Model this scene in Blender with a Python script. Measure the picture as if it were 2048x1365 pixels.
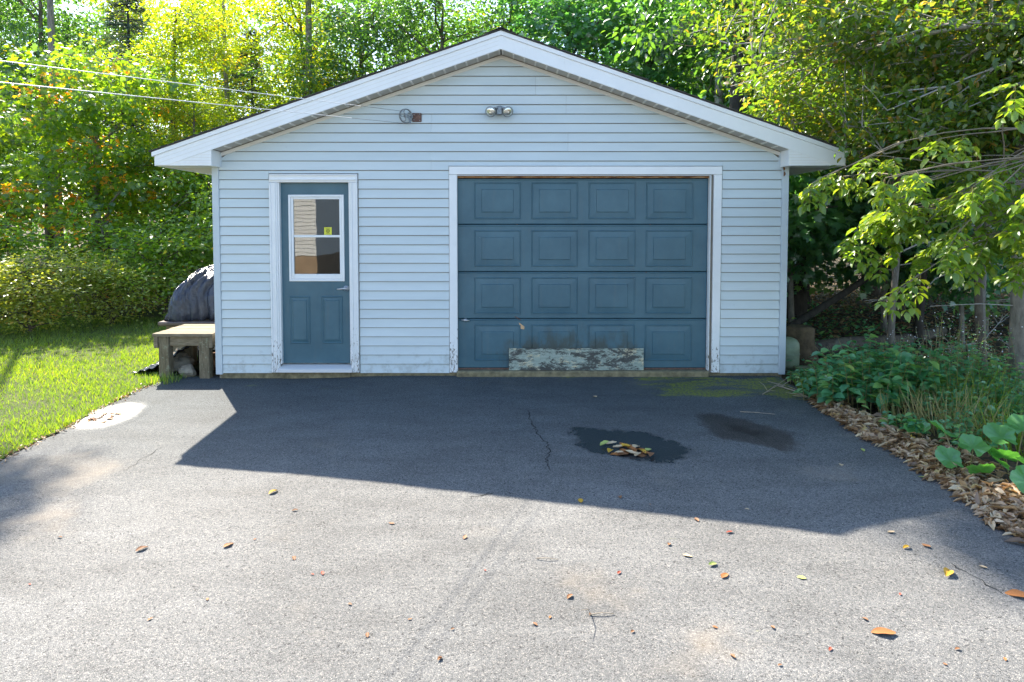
import bpy, math, random
import numpy as np
from mathutils import Vector, Matrix

for o in list(bpy.data.objects):
    bpy.data.objects.remove(o)
S = bpy.context.scene
C = S.collection
R = math.radians
PI = math.pi

# ---------------------------------------------------------------- camera
CAM = Vector((0.13, -7.7, 1.69))
PITCH = R(2.75)
cam_d = bpy.data.cameras.new('camera')
cam = bpy.data.objects.new('camera', cam_d)
C.objects.link(cam)
cam.location = CAM
cam.rotation_euler = (R(90) - PITCH, 0, 0)
cam_d.lens = 24.0
cam_d.sensor_width = 36.0
cam_d.shift_y = -(682.5 - 515.0) / 2048.0
cam_d.clip_end = 900
S.camera = cam
S.render.resolution_x, S.render.resolution_y = 1024, 682

# ---------------------------------------------------------------- light
SUN_AZ, SUN_EL = R(30.5), R(44.3)          # sun stands behind the garage, to the left
sun_dir = Vector((math.cos(SUN_EL) * math.sin(SUN_AZ), -math.cos(SUN_EL) * math.cos(SUN_AZ), -math.sin(SUN_EL)))
W = bpy.data.worlds.new('World')
S.world = W
W.use_nodes = True
wn = W.node_tree.nodes
sky = wn.new('ShaderNodeTexSky')
sky.sky_type = 'NISHITA'
sky.sun_disc = False
sky.sun_elevation = SUN_EL
sky.sun_rotation = -SUN_AZ
sky.air_density = 1.0
sky.dust_density = 0.7
sky.ozone_density = 1.6
wn['Background'].inputs['Strength'].default_value = 0.125
W.node_tree.links.new(sky.outputs[0], wn['Background'].inputs['Color'])
sl = bpy.data.lights.new('sun', 'SUN')
sl.energy = 5.0
sl.angle = R(0.53)
sl.color = (1.0, 0.90, 0.755)
so = bpy.data.objects.new('sun', sl)
C.objects.link(so)
so.location = (-20, 30, 40)
so.rotation_euler = sun_dir.to_track_quat('-Z', 'Y').to_euler()
S.view_settings.view_transform = 'Standard'
S.view_settings.look = 'None'
S.view_settings.gamma = 1.0
S.view_settings.use_curve_mapping = False
S.view_settings.exposure = 1.8
S.render.engine = 'CYCLES'
S.cycles.max_bounces = 8
S.cycles.diffuse_bounces = 4
S.cycles.transmission_bounces = 4
S.cycles.transparent_max_bounces = 8
S.cycles.use_denoising = True
S.cycles.sample_clamp_indirect = 6.0

# ---------------------------------------------------------------- helpers
FPX = 1365.0


def ray(px, py):
    u = (px - 1024.0) / FPX
    v = -(py - 515.0) / FPX
    return Vector((u, math.cos(PITCH) + v * math.sin(PITCH), -math.sin(PITCH) + v * math.cos(PITCH)))


def at(px, py, Y):
    """point of the place at depth Y that the photograph shows at (px, py)"""
    r = ray(px, py)
    return CAM + r * ((Y - CAM.y) / r.y)


def sst(a, b, x):
    t = min(max((x - a) / (b - a), 0.0), 1.0)
    return t * t * (3 - 2 * t)


def gz(x, y):
    """height of the ground"""
    z = -0.03 + 0.03 * min(y, 0.0)
    z -= 0.03 * sst(-1.0, -2.6, x) * sst(1.5, 0.3, y)
    if y > 0:
        z += 0.012 * y
    d = math.hypot(x, y)
    z += 0.35 * sst(25, 60, d)
    return z


def on_ground(px, py):
    r = ray(px, py)
    t = 5.0
    for _ in range(40):
        p = CAM + r * t
        t += (p.z - gz(p.x, p.y)) / -r.z * 0.9
    p = CAM + r * t
    return p


def link(o, parent=None):
    C.objects.link(o)
    if parent is not None:
        o.parent = parent
    return o


def tag(o, label=None, cat=None, group=None, kind=None):
    if label: o['label'] = label
    if cat: o['category'] = cat
    if group: o['group'] = group
    if kind: o['kind'] = kind
    return o


def empty(name, loc=(0, 0, 0), rz=0.0, label=None, cat=None, group=None, parent=None):
    o = bpy.data.objects.new(name, None)
    o.empty_display_size = 0.1
    link(o, parent)
    o.location = loc
    o.rotation_euler = (0, 0, rz)
    return tag(o, label, cat, group)


def copy_tree(o, parent=None):
    c = o.copy()
    C.objects.link(c)
    c.parent = parent
    for ch in [x for x in o.children]:
        copy_tree(ch, c)
    return c


class MB:
    """collects shapes, builds ONE mesh object"""
    def __init__(self):
        self.v = []
        self.f = []

    def add(self, vs, fs):
        b = len(self.v)
        self.v += [tuple(x) for x in vs]
        self.f += [tuple(i + b for i in f) for f in fs]
        return self

    def box(self, x0, x1, y0, y1, z0, z1):
        return self.add([(x0, y0, z0), (x1, y0, z0), (x1, y1, z0), (x0, y1, z0), (x0, y0, z1), (x1, y0, z1), (x1, y1, z1), (x0, y1, z1)],
                        [(0, 3, 2, 1), (4, 5, 6, 7), (0, 1, 5, 4), (1, 2, 6, 5), (2, 3, 7, 6), (3, 0, 4, 7)])

    def bbox(self, x0, x1, y0, y1, z0, z1, b=0.004):
        """box with chamfered edges"""
        vs = []
        fs = []
        X = (x0, x1); Y = (y0, y1); Z = (z0, z1)
        idx = {}
        for i in (0, 1):
            for j in (0, 1):
                for k in (0, 1):
                    sx = b if i == 0 else -b
                    sy = b if j == 0 else -b
                    sz = b if k == 0 else -b
                    idx[i, j, k, 'x'] = len(vs); vs.append((X[i], Y[j] + sy, Z[k] + sz))
                    idx[i, j, k, 'y'] = len(vs); vs.append((X[i] + sx, Y[j], Z[k] + sz))
                    idx[i, j, k, 'z'] = len(vs); vs.append((X[i] + sx, Y[j] + sy, Z[k]))
        q = lambda l, a: [idx[t[0], t[1], t[2], a] for t in l]
        for i in (0, 1):
            l = [(i, 0, 0), (i, 1, 0), (i, 1, 1), (i, 0, 1)]
            fs.append(q(l if i else l[::-1], 'x'))
            l = [(0, i, 0), (1, i, 0), (1, i, 1), (0, i, 1)]
            fs.append(q(l[::-1] if i else l, 'y'))
            l = [(0, 0, i), (1, 0, i), (1, 1, i), (0, 1, i)]
            fs.append(q(l if i else l[::-1], 'z'))
        for i in (0, 1):
            for j in (0, 1):
                fs.append([idx[i, j, 0, 'x'], idx[i, j, 1, 'x'], idx[i, j, 1, 'y'], idx[i, j, 0, 'y']])
                fs.append([idx[i, 0, j, 'x'], idx[i, 1, j, 'x'], idx[i, 1, j, 'z'], idx[i, 0, j, 'z']])
                fs.append([idx[0, i, j, 'y'], idx[1, i, j, 'y'], idx[1, i, j, 'z'], idx[0, i, j, 'z']])
                for k in (0, 1):
                    fs.append([idx[i, j, k, 'x'], idx[i, j, k, 'y'], idx[i, j, k, 'z']])
        return self.add(vs, fs)

    def prism_y(self, poly, y0, y1):
        """polygon of (x, z) extruded along y"""
        n = len(poly)
        vs = [(x, y0, z) for x, z in poly] + [(x, y1, z) for x, z in poly]
        fs = [tuple(range(n)), tuple(range(2 * n - 1, n - 1, -1))]
        fs += [(i, i + n, (i + 1) % n + n, (i + 1) % n) for i in range(n)]
        return self.add(vs, fs)

    def prism_x(self, poly, x0, x1):
        n = len(poly)
        vs = [(x0, y, z) for y, z in poly] + [(x1, y, z) for y, z in poly]
        fs = [tuple(range(n)), tuple(range(2 * n - 1, n - 1, -1))]
        fs += [(i, i + n, (i + 1) % n + n, (i + 1) % n) for i in range(n)]
        return self.add(vs, fs)

    def tube(self, pts, rads, n=6, cap=True):
        pts = [Vector(p) for p in pts]
        if not hasattr(rads, '__len__'):
            rads = [rads] * len(pts)
        vs = []
        prev = None
        for i, p in enumerate(pts):
            d = (pts[min(i + 1, len(pts) - 1)] - pts[max(i - 1, 0)])
            if d.length < 1e-9:
                d = Vector((0, 0, 1))
            d.normalize()
            if prev is None:
                a = Vector((0, 0, 1)) if abs(d.z) < 0.9 else Vector((1, 0, 0))
            else:
                a = prev
            u = a - d * a.dot(d)
            if u.length < 1e-6:
                u = Vector((1, 0, 0)).cross(d)
            u.normalize()
            prev = u
            w = d.cross(u)
            for k in range(n):
                t = 2 * PI * k / n
                vs.append(p + (u * math.cos(t) + w * math.sin(t)) * rads[i])
        fs = []
        for i in range(len(pts) - 1):
            for k in range(n):
                a = i * n + k; b = i * n + (k + 1) % n
                fs.append((a, b, b + n, a + n))
        if cap:
            fs.append(tuple(range(n - 1, -1, -1)))
            fs.append(tuple((len(pts) - 1) * n + k for k in range(n)))
        return self.add(vs, fs)

    def lathe(self, prof, n=24, M=None):
        """(r, z) profile turned about z"""
        vs = []
        for r, z in prof:
            for k in range(n):
                t = 2 * PI * k / n
                p = Vector((r * math.cos(t), r * math.sin(t), z))
                vs.append(M @ p if M else p)
        fs = []
        for i in range(len(prof) - 1):
            for k in range(n):
                a = i * n + k; b = i * n + (k + 1) % n
                fs.append((a, b, b + n, a + n))
        fs.append(tuple(range(n - 1, -1, -1)))
        fs.append(tuple((len(prof) - 1) * n + k for k in range(n)))
        return self.add(vs, fs)

    def build(self, name, m, parent=None, smooth=False):
        me = bpy.data.meshes.new(name)
        me.from_pydata(self.v, [], self.f)
        me.validate(verbose=False)
        import bmesh
        bm = bmesh.new(); bm.from_mesh(me)
        bmesh.ops.recalc_face_normals(bm, faces=bm.faces)
        bm.to_mesh(me); bm.free()
        if smooth:
            me.polygons.foreach_set('use_smooth', [True] * len(me.polygons))
        me.materials.append(m)
        o = bpy.data.objects.new(name, me)
        return link(o, parent)


def mesh_np(name, V, loops, totals, m, attrs=None, smooth=False, mat_idx=None):
    me = bpy.data.meshes.new(name)
    V = np.asarray(V, np.float32)
    loops = np.asarray(loops, np.int32).ravel()
    totals = np.asarray(totals, np.int32)
    me.vertices.add(len(V))
    me.vertices.foreach_set('co', V.ravel())
    me.loops.add(len(loops))
    me.loops.foreach_set('vertex_index', loops)
    me.polygons.add(len(totals))
    st = np.zeros(len(totals), np.int32)
    st[1:] = np.cumsum(totals)[:-1]
    me.polygons.foreach_set('loop_start', st)
    me.polygons.foreach_set('loop_total', totals)
    if smooth:
        me.polygons.foreach_set('use_smooth', np.ones(len(totals), bool))
    for k, a in (attrs or {}).items():
        at_ = me.attributes.new(k, 'FLOAT', 'POINT')
        at_.data.foreach_set('value', np.asarray(a, np.float32))
    me.update(calc_edges=True)
    for mm in (m if isinstance(m, (list, tuple)) else [m]):
        me.materials.append(mm)
    if mat_idx is not None:
        me.polygons.foreach_set('material_index', mat_idx)
    return me


# ---------------------------------------------------------------- materials
class Mat:
    def __init__(self, name):
        self.m = bpy.data.materials.new(name)
        self.m.use_nodes = True
        self.t = self.m.node_tree
        self.n = self.t.nodes
        self.b = self.n['Principled BSDF']
        self.out = self.n['Material Output']

    def new(self, kind, **kw):
        n = self.n.new(kind)
        for k, v in kw.items():
            if k in n.inputs:
                self.set(n.inputs[k], v)
            else:
                setattr(n, k, v)
        return n

    def set(self, sock, v):
        if hasattr(v, 'is_linked') or isinstance(v, bpy.types.NodeSocket):
            self.t.links.new(v, sock)
        elif isinstance(v, bpy.types.Node):
            self.t.links.new(v.outputs[0], sock)
        else:
            sock.default_value = v

    def P(self, **kw):
        for k, v in kw.items():
            self.set(self.b.inputs[k.replace('_', ' ')], v)
        return self

    def pos(self):
        return self.n.new('ShaderNodeNewGeometry').outputs['Position']

    def obj(self):
        return self.n.new('ShaderNodeTexCoord').outputs['Object']

    def mapping(self, vec, scale=(1, 1, 1), loc=(0, 0, 0)):
        n = self.n.new('ShaderNodeMapping')
        self.t.links.new(vec, n.inputs['Vector'])
        n.inputs['Scale'].default_value = scale
        n.inputs['Location'].default_value = loc
        return n.outputs[0]

    def noise(self, vec, scale, detail=4, rough=0.6, dist=0.0):
        n = self.n.new('ShaderNodeTexNoise')
        self.t.links.new(vec, n.inputs['Vector'])
        n.inputs['Scale'].default_value = scale
        n.inputs['Detail'].default_value = detail
        n.inputs['Roughness'].default_value = rough
        n.inputs['Distortion'].default_value = dist
        return n.outputs['Fac']

    def vor(self, vec, scale, feature='F1', out='Distance'):
        n = self.n.new('ShaderNodeTexVoronoi')
        n.feature = feature
        self.t.links.new(vec, n.inputs['Vector'])
        n.inputs['Scale'].default_value = scale
        return n.outputs[out]

    def ramp(self, fac, stops, interp='LINEAR'):
        n = self.n.new('ShaderNodeValToRGB')
        n.color_ramp.interpolation = interp
        e = n.color_ramp.elements
        while len(e) < len(stops):
            e.new(0.5)
        for i, (p, c) in enumerate(stops):
            e[i].position = p
            e[i].color = (c if hasattr(c, '__len__') else (c, c, c)) + (1,) if not (hasattr(c, '__len__') and len(c) == 4) else c
        self.t.links.new(fac, n.inputs['Fac'])
        return n.outputs['Color']

    def mix(self, fac, a, b, mode='MIX'):
        n = self.n.new('ShaderNodeMix')
        n.data_type = 'RGBA'
        n.blend_type = mode
        for s, v in ((n.inputs[0], fac), (n.inputs[6], a), (n.inputs[7], b)):
            if isinstance(v, bpy.types.NodeSocket):
                self.t.links.new(v, s)
            elif hasattr(v, '__len__'):
                s.default_value = tuple(v) + (1,) if len(v) == 3 else v
            else:
                s.default_value = v if s == n.inputs[0] else (v, v, v, 1)
        return n.outputs[2]

    def math(self, op, a, b=0.0, c=0.0, clamp=False):
        n = self.n.new('ShaderNodeMath')
        n.operation = op
        n.use_clamp = clamp
        for i, v in enumerate((a, b, c)):
            if isinstance(v, bpy.types.NodeSocket):
                self.t.links.new(v, n.inputs[i])
            else:
                n.inputs[i].default_value = v
        return n.outputs[0]

    def smooth(self, x, a, b):
        n = self.n.new('ShaderNodeMapRange')
        n.interpolation_type = 'SMOOTHSTEP'
        self.t.links.new(x, n.inputs['Value'])
        n.inputs['From Min'].default_value = a
        n.inputs['From Max'].default_value = b
        return n.outputs[0]

    def sep(self, v):
        n = self.n.new('ShaderNodeSeparateXYZ')
        self.t.links.new(v, n.inputs[0])
        return n.outputs

    def bump(self, h, strength=0.3, dist=0.01):
        n = self.n.new('ShaderNodeBump')
        n.inputs['Strength'].default_value = strength if not isinstance(strength, bpy.types.NodeSocket) else 0.3
        if isinstance(strength, bpy.types.NodeSocket):
            self.t.links.new(strength, n.inputs['Strength'])
        n.inputs['Distance'].default_value = dist
        self.t.links.new(h, n.inputs['Height'])
        self.t.links.new(n.outputs[0], self.b.inputs['Normal'])
        return n.outputs[0]

    def attr(self, name):
        n = self.n.new('ShaderNodeAttribute')
        n.attribute_name = name
        return n.outputs['Fac']

    def rand(self):
        return self.n.new('ShaderNodeObjectInfo').outputs['Random']


def simple(name, col, rough=0.6, var=0.12, scale=6.0, metal=0.0, bump=0.0, bscale=60.0, spec=0.5):
    m = Mat(name)
    p = m.obj()
    n = m.noise(p, scale, 5, 0.65)
    c2 = tuple(min(1, x * (1 + var)) for x in col)
    c1 = tuple(x * (1 - var) for x in col)
    m.P(Base_Color=m.ramp(n, [(0.3, c1), (0.7, c2)]), Roughness=rough, Metallic=metal)
    m.b.inputs['Specular IOR Level'].default_value = spec
    if bump:
        m.bump(m.noise(p, bscale, 3), bump, 0.004)
    return m.m


def mat_asphalt():
    m = Mat('asphalt')
    p = m.pos()
    x, y, z = m.sep(p)
    agg = m.vor(p, 150.0, 'F1', 'Color')
    g = m.sep(agg)[0]
    ed = m.vor(p, 150.0, 'DISTANCE_TO_EDGE')
    fine = m.noise(p, 160.0, 2)
    stone = m.ramp(g, [(0.0, (0.122, 0.126, 0.128)), (0.4, (0.190, 0.194, 0.193)), (0.85, (0.260, 0.258, 0.248)), (1.0, (0.35, 0.335, 0.31))])
    stone = m.mix(m.smooth(ed, 0.0, 0.12), (0.05, 0.053, 0.058), stone)
    # scattered dark pits between the stones
    pit = m.noise(p, 62.0, 3, 0.75)
    stone = m.mix(m.smooth(pit, 0.57, 0.65), stone, (0.03, 0.031, 0.034))
    big = m.noise(p, 0.55, 5, 0.62)
    mid = m.noise(m.mapping(p, (1.0, 2.2, 1.0)), 1.7, 7, 0.68)
    col = m.mix(1.0, stone, m.ramp(big, [(0.3, 0.80), (0.7, 1.12)]), 'MULTIPLY')
    col = m.mix(1.0, col, m.ramp(mid, [(0.3, 0.76), (0.72, 1.18)]), 'MULTIPLY')
    # tan silt film in places
    silt = m.smooth(m.noise(p, 0.9, 4, 0.6), 0.58, 0.75)
    col = m.mix(m.math('MULTIPLY', silt, 0.45), col, (0.33, 0.27, 0.20))
    # garage's shade painted into the asphalt: darker and bluer towards the wall
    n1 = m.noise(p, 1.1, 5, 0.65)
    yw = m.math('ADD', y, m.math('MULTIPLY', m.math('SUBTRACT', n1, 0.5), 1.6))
    shade_tint = m.smooth(yw, -3.6, -0.4)
    col = m.mix(m.math('MULTIPLY', shade_tint, 0.72), col, m.mix(1.0, col, (0.22, 0.33, 0.40), 'MULTIPLY'))
    # moss
    n2 = m.noise(m.mapping(p, (0.8, 2.2, 1)), 2.2, 6, 0.7)
    n3 = m.noise(p, 40.0, 3, 0.7)
    mx = m.math('MULTIPLY', m.smooth(x, 1.1, 1.9), m.smooth(m.math('MULTIPLY', x, -1.0), -3.4, -3.0))
    my = m.math('MULTIPLY', m.smooth(y, -1.25, -0.75), m.smooth(m.math('MULTIPLY', y, -1.0), 0.0, 0.12))
    mm = m.math('MULTIPLY', mx, my)
    mm = m.math('MULTIPLY', m.smooth(m.math('ADD', n2, m.math('MULTIPLY', m.math('MAXIMUM', mm, m.math('MULTIPLY', m.smooth(y, -0.8, -0.2), 0.45)), 0.30)), 0.70, 0.84), 0.95)
    mm = m.math('MULTIPLY', mm, m.smooth(n3, 0.32, 0.6))
    col = m.mix(m.math('MULTIPLY', mm, 1.0, clamp=True), col, m.ramp(n3, [(0.3, (0.10, 0.13, 0.012)), (0.7, (0.24, 0.27, 0.02))]))
    # water: wet film (attribute on the puddle sheets)
    wet = m.attr('wet')
    sheen = m.attr('sheen')
    hollow = m.attr('hollow')
    wn_ = m.noise(p, 7.0, 6, 0.7)
    wf = m.smooth(m.math('ADD', wet, m.math('MULTIPLY', m.math('SUBTRACT', wn_, 0.5), 0.7)), 0.22, 0.34)
    col = m.mix(wf, col, m.mix(1.0, col, (0.26, 0.26, 0.27), 'MULTIPLY'))
    hf = m.smooth(m.math('ADD', hollow, m.math('MULTIPLY', m.math('SUBTRACT', wn_, 0.5), 0.7)), 0.16, 0.42)
    col = m.mix(hf, col, m.mix(1.0, col, (0.42, 0.36, 0.32), 'MULTIPLY'))
    hf2 = m.smooth(m.math('ADD', hollow, m.math('MULTIPLY', m.math('SUBTRACT', wn_, 0.5), 0.9)), 0.62, 0.95)
    col = m.mix(hf2, col, m.mix(1.0, col, (0.35, 0.30, 0.28), 'MULTIPLY'))
    ro = m.math('ADD', 0.82, m.math('MULTIPLY', wf, -0.6))
    sf = m.smooth(m.math('ADD', sheen, m.math('MULTIPLY', m.math('SUBTRACT', wn_, 0.5), 0.5)), 0.10, 0.42)
    ro = m.math('ADD', ro, m.math('MULTIPLY', sf, -0.36))
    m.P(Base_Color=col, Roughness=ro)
    m.b.inputs['Specular IOR Level'].default_value = 0.45
    h = m.math('ADD', m.smooth(ed, 0.0, 0.25), m.math('MULTIPLY', pit, -0.6))
    keep = m.math('SUBTRACT', 1.0, m.math('MAXIMUM', m.math('MULTIPLY', wf, 0.9), m.math('MULTIPLY', sf, 0.8)))
    m.bump(h, m.math('MULTIPLY', keep, 0.55), 0.004)
    return m.m


def mat_siding():
    m = Mat('vinyl_siding')
    p = m.pos()
    x, y, z = m.sep(p)
    r = m.rand()
    base = m.ramp(r, [(0.0, (0.555, 0.630, 0.650)), (1.0, (0.60, 0.665, 0.68))])
    st = m.noise(m.mapping(p, (0.7, 1, 5.0)), 1.6, 5, 0.65)
    base = m.mix(1.0, base, m.ramp(st, [(0.3, 0.93), (0.7, 1.04)]), 'MULTIPLY')
    # dirt splashed up from the ground, scuffs
    n = m.noise(p, 9.0, 6, 0.75)
    low = m.smooth(m.math('MULTIPLY', z, -1.0), -0.55, 0.05)
    d = m.math('MULTIPLY', m.smooth(m.math('ADD', n, m.math('MULTIPLY', low, 0.16)), 0.60, 0.78), m.math('ADD', m.math('MULTIPLY', low, 0.28), 0.05))
    base = m.mix(d, base, (0.20, 0.20, 0.16))
    # faint grey green patches, stronger towards the top of the gable
    top = m.math('MULTIPLY', m.smooth(z, 2.6, 3.7), m.smooth(m.noise(p, 1.3, 4), 0.35, 0.7))
    base = m.mix(m.math('MULTIPLY', top, 0.30), base, (0.40, 0.44, 0.40))
    sp = m.smooth(m.noise(p, 55.0, 2, 0.6), 0.765, 0.79)
    base = m.mix(m.math('MULTIPLY', sp, 0.6), base, (0.12, 0.12, 0.11))
    m.P(Base_Color=base, Roughness=0.48)
    m.bump(m.noise(m.mapping(p, (6, 6, 60)), 5.0, 4, 0.6), 0.10, 0.003)
    return m.m


def mat_white(name='white_trim', peel=True, col=(0.83, 0.84, 0.84)):
    m = Mat(name)
    p = m.pos()
    z = m.sep(p)[2]
    n = m.noise(p, 3.0, 5, 0.65)
    base = m.ramp(n, [(0.3, tuple(c * 0.93 for c in col)), (0.7, col)])
    if peel:
        low = m.smooth(m.math('MULTIPLY', z, -1.0), -0.75, 0.0)
        k = m.noise(m.mapping(p, (3.0, 3.0, 0.9)), 17.0, 5, 0.72)
        pl = m.smooth(m.math('ADD', k, m.math('MULTIPLY', low, 0.13)), 0.665, 0.69)
        pl = m.math('MULTIPLY', pl, m.smooth(low, 0.02, 0.3))
        wood = m.ramp(m.noise(p, 70.0, 4), [(0.3, (0.10, 0.085, 0.07)), (0.7, (0.30, 0.26, 0.21))])
        base = m.mix(pl, base, wood)
        gr = m.math('MULTIPLY', m.smooth(m.noise(p, 10.0, 5, 0.7), 0.5, 0.75), m.math('ADD', 0.06, m.math('MULTIPLY', low, 0.35)))
        base = m.mix(gr, base, (0.33, 0.31, 0.26))
    else:
        s = m.math('MULTIPLY', m.smooth(m.noise(m.mapping(p, (8, 8, 1.5)), 4.0, 5, 0.7), 0.55, 0.8), 0.16)
        base = m.mix(s, base, (0.45, 0.43, 0.36))
    m.P(Base_Color=base, Roughness=0.5)
    m.bump(m.noise(p, 40.0, 3), 0.06, 0.003)
    return m.m


def mat_door(name, grime=False):
    m = Mat(name)
    p = m.pos()
    x, y, z = m.sep(p)
    n = m.noise(p, 2.2, 5, 0.65)
    base = m.ramp(n, [(0.3, (0.036, 0.104, 0.142)), (0.7, (0.064, 0.148, 0.190))])
    streak = m.noise(m.mapping(p, (6, 1, 0.7)), 3.0, 5, 0.7)
    base = m.mix(m.math('MULTIPLY', m.smooth(streak, 0.5, 0.75), 0.25), base, (0.11, 0.14, 0.145))
    if grime:
        # muddy smear above the scuffed board and along the bottom
        gx = m.math('MULTIPLY', m.smooth(x, -0.45, 0.35), m.smooth(m.math('MULTIPLY', x, -1.0), -2.2, -1.2))
        gz_ = m.math('MULTIPLY', m.smooth(m.math('MULTIPLY', z, -1.0), -0.75, -0.2), gx)
        gn = m.noise(m.mapping(p, (1.5, 1, 0.9)), 4.0, 6, 0.7)
        g = m.smooth(m.math('ADD', gn, m.math('MULTIPLY', gz_, 0.34)), 0.62, 0.88)
        base = m.mix(m.math('MULTIPLY', g, m.math('ADD', 0.08, m.math('MULTIPLY', gz_, 0.8))), base, (0.045, 0.052, 0.038))
        ch = m.smooth(m.noise(p, 48.0, 2, 0.6), 0.79, 0.81)
        base = m.mix(m.math('MULTIPLY', ch, 0.6), base, (0.45, 0.46, 0.45))
    m.P(Base_Color=base, Roughness=0.42)
    m.bump(m.noise(m.mapping(p, (1, 1, 8)), 24.0, 4, 0.7), 0.10, 0.004)
    return m.m


def mat_leaf(name, cols, trans, tw=0.5, gloss=0.10, vary=True):
    """cols: ramp stops over a per-leaf random value; trans: multiplier for light passing through"""
    m = Mat(name)
    r = m.attr('rnd')
    c = m.ramp(r, [(p_, tuple(min(0.9, 1.45 * x_) for x_ in c_)) for p_, c_ in cols])
    if vary:
        p = m.obj()
        c = m.mix(1.0, c, m.ramp(m.noise(p, 1.1, 3), [(0.3, 0.75), (0.7, 1.2)]), 'MULTIPLY')
    d = m.new('ShaderNodeBsdfDiffuse')
    m.t.links.new(c, d.inputs['Color'])
    t = m.new('ShaderNodeBsdfTranslucent')
    m.t.links.new(m.mix(1.0, c, trans, 'MULTIPLY'), t.inputs['Color'])
    g = m.new('ShaderNodeBsdfGlossy')
    g.inputs['Color'].default_value = (0.8, 0.85, 0.9, 1)
    g.inputs['Roughness'].default_value = 0.38
    a = m.new('ShaderNodeMixShader')
    a.inputs[0].default_value = tw
    m.t.links.new(d.outputs[0], a.inputs[1])
    m.t.links.new(t.outputs[0], a.inputs[2])
    b = m.new('ShaderNodeMixShader')
    b.inputs[0].default_value = gloss
    m.t.links.new(a.outputs[0], b.inputs[1])
    m.t.links.new(g.outputs[0], b.inputs[2])
    m.t.links.new(b.outputs[0], m.out.inputs['Surface'])
    return m.m


def mat_bark(name, a, b, sc=14.0):
    m = Mat(name)
    p = m.obj()
    n = m.noise(m.mapping(p, (1, 1, 0.35)), sc, 6, 0.7)
    l = m.noise(p, 3.0, 4, 0.6)
    c = m.ramp(n, [(0.3, a), (0.7, b)])
    c = m.mix(m.math('MULTIPLY', m.smooth(l, 0.52, 0.7), 0.5), c, (0.20, 0.21, 0.16))
    m.P(Base_Color=c, Roughness=0.9)
    m.bump(n, 0.7, 0.02)
    return m.m


M = {}
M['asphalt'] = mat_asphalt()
M['siding'] = mat_siding()
M['white'] = mat_white('painted_trim', True)
M['fascia'] = mat_white('white_fascia', False, (0.86, 0.87, 0.87))
M['sill'] = mat_white('white_sill', False, (0.70, 0.70, 0.70))
M['soffit'] = mat_white('vinyl_soffit', False, (0.74, 0.71, 0.66))
M['soffitp'] = mat_white('perforated_soffit', False, (0.50, 0.47, 0.43))
M['post'] = simple('corner_vinyl', (0.52, 0.585, 0.625), 0.45, 0.05, 3.0)
M['door'] = mat_door('blue_door_paint')
M['odoor'] = mat_door('blue_overhead_paint', True)
M['dark'] = simple('dark_void', (0.012, 0.012, 0.012), 0.9)
M['concrete'] = simple('mossy_concrete', (0.20, 0.17, 0.10), 0.95, 0.5, 14.0, bump=0.5)
M['shingle'] = simple('asphalt_shingle', (0.055, 0.05, 0.045), 0.95, 0.5, 30.0, bump=0.6)
M['sheath'] = simple('sheathing', (0.25, 0.22, 0.18), 0.9)
M['chrome'] = simple('brushed_metal', (0.62, 0.62, 0.63), 0.28, 0.1, 20.0, metal=1.0)
M['zinc'] = simple('dull_zinc', (0.30, 0.32, 0.33), 0.5, 0.35, 40.0, metal=0.7, bump=0.2)
M['rust'] = simple('rusty_iron', (0.15, 0.085, 0.065), 0.85, 0.5, 40.0, bump=0.4)
M['wire'] = simple('white_vinyl_line', (0.85, 0.85, 0.87), 0.35, 0.03)
M['barewire'] = simple('bare_steel_line', (0.16, 0.16, 0.17), 0.5, 0.1, metal=0.6)
M['yellow'] = simple('yellow_sticker', (0.70, 0.68, 0.05), 0.5, 0.05)
M['black'] = simple('black_print', (0.02, 0.02, 0.015), 0.6)
M['tan'] = simple('raw_wood_chip', (0.62, 0.40, 0.22), 0.8, 0.2)
M['stone'] = simple('field_stone', (0.24, 0.21, 0.16), 0.95, 0.35, 9.0, bump=0.8, bscale=30)
M['tank'] = simple('green_tank_paint', (0.26, 0.31, 0.20), 0.5, 0.25, 8.0)
M['twig'] = simple('dry_twig', (0.34, 0.28, 0.21), 0.9, 0.3, 20.0)
M['greytwig'] = simple('grey_twig', (0.36, 0.34, 0.31), 0.9, 0.25, 10.0)
M['twig2'] = simple('brown_twig', (0.20, 0.165, 0.125), 0.9, 0.25, 10.0)
M['bark'] = mat_bark('brown_bark', (0.045, 0.035, 0.026), (0.17, 0.14, 0.11))
M['greybark'] = mat_bark('grey_bark', (0.10, 0.09, 0.075), (0.32, 0.29, 0.25), 18.0)
M['darkbark'] = mat_bark('dark_bark', (0.02, 0.017, 0.014), (0.07, 0.06, 0.05))
M['birch'] = mat_bark('pale_birch_bark', (0.22, 0.20, 0.17), (0.52, 0.50, 0.46), 10.0)


def m_oldwood():
    m = Mat('weathered_lumber')
    p = m.obj()
    n = m.noise(m.mapping(p, (2, 14, 14)), 5.0, 6, 0.7)
    l = m.noise(p, 10.0, 5, 0.7)
    c = m.ramp(n, [(0.3, (0.11, 0.085, 0.05)), (0.7, (0.30, 0.24, 0.165))])
    c = m.mix(m.math('MULTIPLY', m.smooth(l, 0.55, 0.7), 0.5), c, (0.20, 0.20, 0.12))
    m.P(Base_Color=c, Roughness=0.85)
    m.bump(n, 0.4, 0.01)
    return m.m


def m_postwood():
    m = Mat('lichened_post')
    p = m.obj()
    n = m.noise(m.mapping(p, (14, 14, 2)), 5.0, 6, 0.7)
    l = m.noise(p, 18.0, 5, 0.75)
    c = m.ramp(n, [(0.3, (0.085, 0.068, 0.038)), (0.7, (0.25, 0.20, 0.13))])
    c = m.mix(m.math('MULTIPLY', m.smooth(l, 0.54, 0.66), 0.65), c, (0.30, 0.31, 0.22))
    m.P(Base_Color=c, Roughness=0.9)
    m.bump(n, 0.5, 0.01)
    return m.m


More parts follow.
